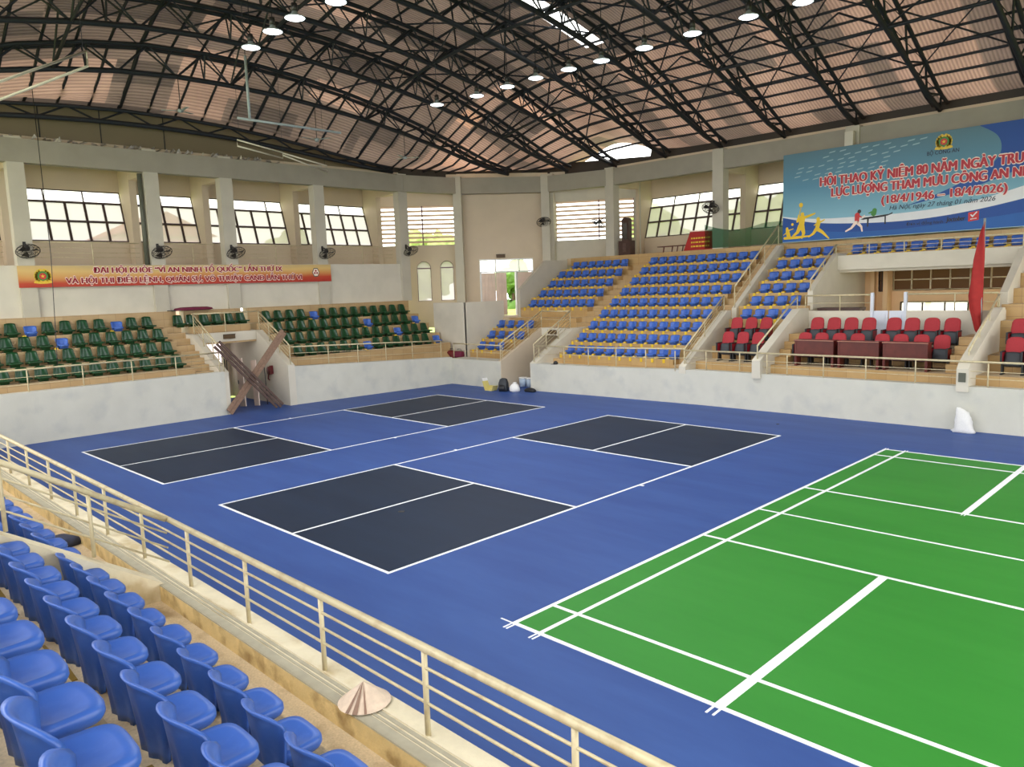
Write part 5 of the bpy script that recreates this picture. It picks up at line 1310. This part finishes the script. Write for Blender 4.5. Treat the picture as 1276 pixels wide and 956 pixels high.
# corner items by the V partition
for i, (x, y, m_, lab) in enumerate(((-21.35, 17.1, m_hose, 'dark red bag on floor at end of green rows, left one'), (-20.85, 17.15, m_maroon, 'dark red bag on floor at end of green rows, right one'))):
    t = thing('sports_bag', lab, 'bag', (x, y, 1.12), 0.2, 'red bags in the corner')
    rings_mesh([sring(0.4, -0.15, 0.15, 0.0), sring(0.44, -0.17, 0.17, 0.1), sring(0.42, -0.16, 0.16, 0.28), sring(0.3, -0.08, 0.08, 0.36)], True, (0, 0, 0.38)).build('bag_body', m_, t)
    MB().tube([(-0.12, 0, 0.34), (-0.1, 0, 0.44), (0.1, 0, 0.44), (0.12, 0, 0.34)], 0.012, 6).build('handle', m_black, t)
# far gallery: cabinet, bench, red board, green net
t = thing('tall_cabinet', 'tall narrow dark brown cabinet on gallery beside far column', 'cabinet', (-16.85, 25.25, 5.85))
MB().box(-0.36, 0.36, -0.22, 0.22, 0, 0.72).build('base', m_brownbox, t)
MB().box(-0.2, 0.22, -0.14, 0.14, 0.72, 1.72).build('upper_case', m_brownbox, t)
MB().prism([(-0.22, 1.72), (0.24, 1.72), (0.16, 1.84), (0.01, 1.9), (-0.14, 1.84)], -0.15, 0.15, 0, lambda u, v, q: (u, q, v)).build('crest', m_brownbox, t)
MB().box(-0.12, 0.14, -0.15, -0.14, 0.8, 1.62).build('glass_panel', m_darkpane, t)
MB().box(-0.1, 0.1, -0.225, -0.22, 0.15, 0.6).build('base_panel', m_plankd, t)
t = thing('long_bench', 'thin brown bench on gallery under far windows', 'bench', (-14.3, 25.9, 5.85))
MB().box(-1.05, 1.05, -0.15, 0.15, 0.30, 0.34).build('seat', m_wood, t)
for x in (-0.8, -0.3, 0.0, 0.3, 0.8): MB().obox((x, 0, 0.0), (x + 0.06, 0, 0.3), 0.04, 0.04).build('leg', m_wood, t)
t = thing('red_notice_board', 'red board with faded yellow lettering leaning on gallery rail', 'board', (0, 0, 0))
q = [(-13.35, 25.02, 5.86), (-11.82, 25.02, 5.86), (-11.78, 25.2, 6.72), (-13.1, 25.2, 6.75)]
b = MB(); b.add(q + [(p[0], p[1] + 0.03, p[2]) for p in q], [(0, 1, 2, 3), (4, 7, 6, 5), (0, 4, 5, 1), (1, 5, 6, 2), (2, 6, 7, 3), (3, 7, 4, 0)]); b.build('panel', m_darkred, t)
b = MB(); b.obox((-13.12, 25.19, 6.76), (-11.78, 25.19, 6.73), 0.05, 0.05); b.build('top_edge', m_pinkw, t)
b = MB(); random.seed(3)
for row in range(3):
    z0 = 6.42 - 0.19 * row; y0 = 25.02 + 0.18 * (z0 - 5.86) / 0.88 - 0.006; x = -13.0 + 0.02 * row
    while x < -12.0:
        wl = random.uniform(0.05, 0.16); b.obox((x, y0, z0), (x + wl, y0, z0), 0.004, 0.07); x += wl + 0.035
b.build('faded_lettering', m_gold, t)
b = MB(); nx, nz = 40, 8; vs = []
for i in range(nx + 1):
    s = i / nx; x = -12.15 + s * 12.5
    sag = 0.28 * math.sin(min(1.0, s / 0.24) * PI) if s < 0.24 else 0.02
    for k in range(nz + 1):
        h = k / nz; top = 6.98 - sag - 0.12 * min(1, s * 4)
        vs.append((x, 24.91 + 0.025 * math.sin(s * 55 + h * 3), 5.9 + h * (top - 5.9)))
b.add(vs, [(i * (nz + 1) + k, (i + 1) * (nz + 1) + k, (i + 1) * (nz + 1) + k + 1, i * (nz + 1) + k + 1) for i in range(nx) for k in range(nz)], 0, True)
tag(b.build('green_net', m_net, flat=True), 'green mesh netting hung along the far gallery behind the top seats', 'net')
# hanging white frames and pipes under the roof
t = thing('hanging_pipe', 'pale pipe hanging from roof with long horizontal bar', 'pipe')
MB().tube([(-16.45, 5.1, 10.0), (-16.45, 5.1, 11.9)], 0.045, 8).build('drop_pipe', m_steel_l, t)
MB().tube([(-16.45, 5.1, 11.9), (-16.45, 5.1, ztop(-16.45, 5.1))], 0.012, 5).build('hanger', m_steel, t)
MB().tube([(-16.6, 4.77, 10.0), (-16.74, 8.6, 10.0)], 0.04, 8).build('cross_bar', m_steel_l, t)
t = thing('cable_frame', 'thin cream rectangular frame hung below the roof near left wall', 'frame')
MB().tube([(-22, 7.3, 10.45), (-22, 9.2, 10.15), (-22, 9.2, 9.93), (-22, 7.3, 10.22)], 0.032, 5, 0, True).build('large_loop', m_whitepipe, t)
MB().tube([(-22, 9.2, 10.13), (-22, 11.2, 9.8), (-22, 11.2, 9.55), (-22, 9.2, 10.05)], 0.03, 5, 0, True).build('small_loop', m_whitepipe, t)
for y, z in ((7.4, 10.43), (9.2, 10.12), (11.1, 9.82)): MB().tube([(-22, y, z), (-22, y, ztop(-22, y))], 0.008, 4).build('hanger', m_steel, t)
t = thing('cable_frame', 'slanted cream pipe frame hung below roof at upper left edge', 'frame')
MB().tube([(-17, -2.6, 9.6), (-17, 0.68, 11.35), (-17, 0.68, 10.95), (-17, -2.6, 9.15)], 0.04, 6, 0, True).build('loop', m_whitepipe, t)
for y, z in ((0.6, 11.3), (-2.0, 9.9)): MB().tube([(-17, y, z), (-17, y, ztop(-17, y))], 0.01, 4).build('hanger', m_steel, t)
def make_cfan():
    t = thing('ceiling_fan', 'fan', 'fan', (0, 0, 0), 0, 'ceiling fans')
    MB().tube([(0, 0, 0), (0, 0, 1.1)], 0.015, 6).build('rod', m_fan, t)
    MB().lathe([(0, 0.06), (0.09, 0.05), (0.1, 0), (0.08, -0.05), (0, -0.06)], (0, 0, 0), 14).build('motor', m_steel_l, t)
    for k in range(3):
        a = 2 * PI * k / 3; MB().obox((0.1 * math.cos(a), 0.1 * math.sin(a), 0), (0.62 * math.cos(a), 0.62 * math.sin(a), 0.02), 0.13, 0.008).build('blade', m_steel_l, t)
    return t
cf = make_cfan()
for i, (x, y, z, lab) in enumerate(((-20.5, 4.6, 10.9, 'small ceiling fan below roof left of hanging pale pipe'), (-20.5, 9.9, 10.5, 'small ceiling fan below roof behind the long horizontal bar'), (-21.0, 14.6, 10.3, 'small ceiling fan near corner below roof'))):
    if i == 0: cf.location = (x, y, z); cf['label'] = lab
    else: dup(cf, (x, y, z), 0.5 * i, lab, 'ceiling fans')
tag(MB().tube([(-22.5, 0.6, 12.0), (-22.2, 0.55, 6.0), (-21.3, 0.2, 3.0), (-21.02, 0.1, 2.37)], 0.012, 5).build('hanging_cable', m_fan), 'thin black cable hanging from roof to the rail at left edge', 'cable')
t = thing('down_pipe', 'dark grey pipe running down the second white column', 'pipe', (-25.05, 4.62, 5.8)); MB().tube([(0, 0, 0), (0, 0, 3.55)], 0.09, 8).build('pipe', m_greyb, t)
t = thing('wall_vent', 'small grey vent on the foot of the right-hand white stringer', 'vent', (0.77, 16.94, 1.5))
MB().box(-0.09, 0.09, -0.02, 0.0, -0.12, 0.14).build('vent_plate', m_greyb, t)
# foil scraps on the ring beam under the gable
b = MB(); random.seed(11)
for i in range(70):
    y = random.uniform(-0.5, 10.5); s = random.uniform(0.08, 0.3); x = random.uniform(-25.1, -24.98); z = 10.24
    b.add([(x, y, z), (x + random.uniform(-.1, .1), y + s, z + random.uniform(0.0, .12)), (x + .1, y + s * .6, z + random.uniform(.05, .22)), (x - .05, y + .05, z + random.uniform(0.03, .16))], [(0, 1, 2), (0, 2, 3)])
tag(b.build('foil_scraps', mat('torn_foil', (176, 168, 158), 0.35, 0.3, 8, metal=0.4), flat=True), 'torn foil insulation scraps lying along top of left ring beam', 'debris', kind='stuff')

# ------------------------------------------------------------------ outside: trees and a pink house seen through the windows
def tree(x, y, h, r, m, label):
    t = thing('tree', label, 'tree', (x, y, -0.3), 0, 'trees outside')
    MB().tube([(0, 0, 0), (0.1, 0.1, h * 0.35), (0, 0, h * 0.65)], [0.22, 0.17, 0.1], 8).build('trunk', m_trunk, t)
    bm = bmesh.new(); random.seed(int(x * 7 + y * 13))
    for i in range(9):
        c = Vector((random.uniform(-.6, .6) * r, random.uniform(-.6, .6) * r, h * 0.68 + random.uniform(-.28, .3) * h))
        g = bmesh.ops.create_icosphere(bm, subdivisions=3, radius=r * random.uniform(.38, .6))
        for v in g['verts']: v.co = v.co * (1 + 0.22 * random.uniform(-1, 1)) + c
    me = bpy.data.meshes.new('foliage'); bm.to_mesh(me); bm.free(); me.materials.append(m); link('foliage', me, t)
tree(-46, 2, 7.6, 2.6, m_leaf, 'green tree outside behind the leftmost leaning window')
tree(-44, 21, 8.5, 2.6, m_leaf2, 'pale tree outside behind the fourth leaning window')
tree(-44, 33, 9.0, 3.0, m_leaf2, 'pale tree outside behind the left corner louvers')
tree(-33.0, 33.0, 6.6, 1.5, m_leaf, 'dark green tree seen through the open corner door')
tree(-27, 44, 10.0, 3.2, m_leaf2, 'green tree outside behind the right corner louvers')
tree(-19, 46, 10.5, 3.2, m_leaf2, 'pale tree outside behind the far gallery window')
tree(-9, 46, 10.5, 3.2, m_leaf, 'green tree outside beside the blue sports banner')
t = thing('pink_house', 'pale pink house outside behind the second leaning window', 'house', (-50, 14, -0.3))
MB().box(-3, 3, -3.2, 2.8, 0, 9.0).build('walls', m_pinkb, t)
MB().prism([(-3.6, 9.0), (3.2, 9.0), (-0.2, 10.6)], -3.4, 3.4, 0, lambda u, v, q: (q, u, v)).build('roof', m_redfab, t)
for y in (-1.5, 1.0): 
    f = MB().box(3.0, 3.05, y - 0.5, y + 0.5, 5.8, 7.2).build('window', m_frame, t)
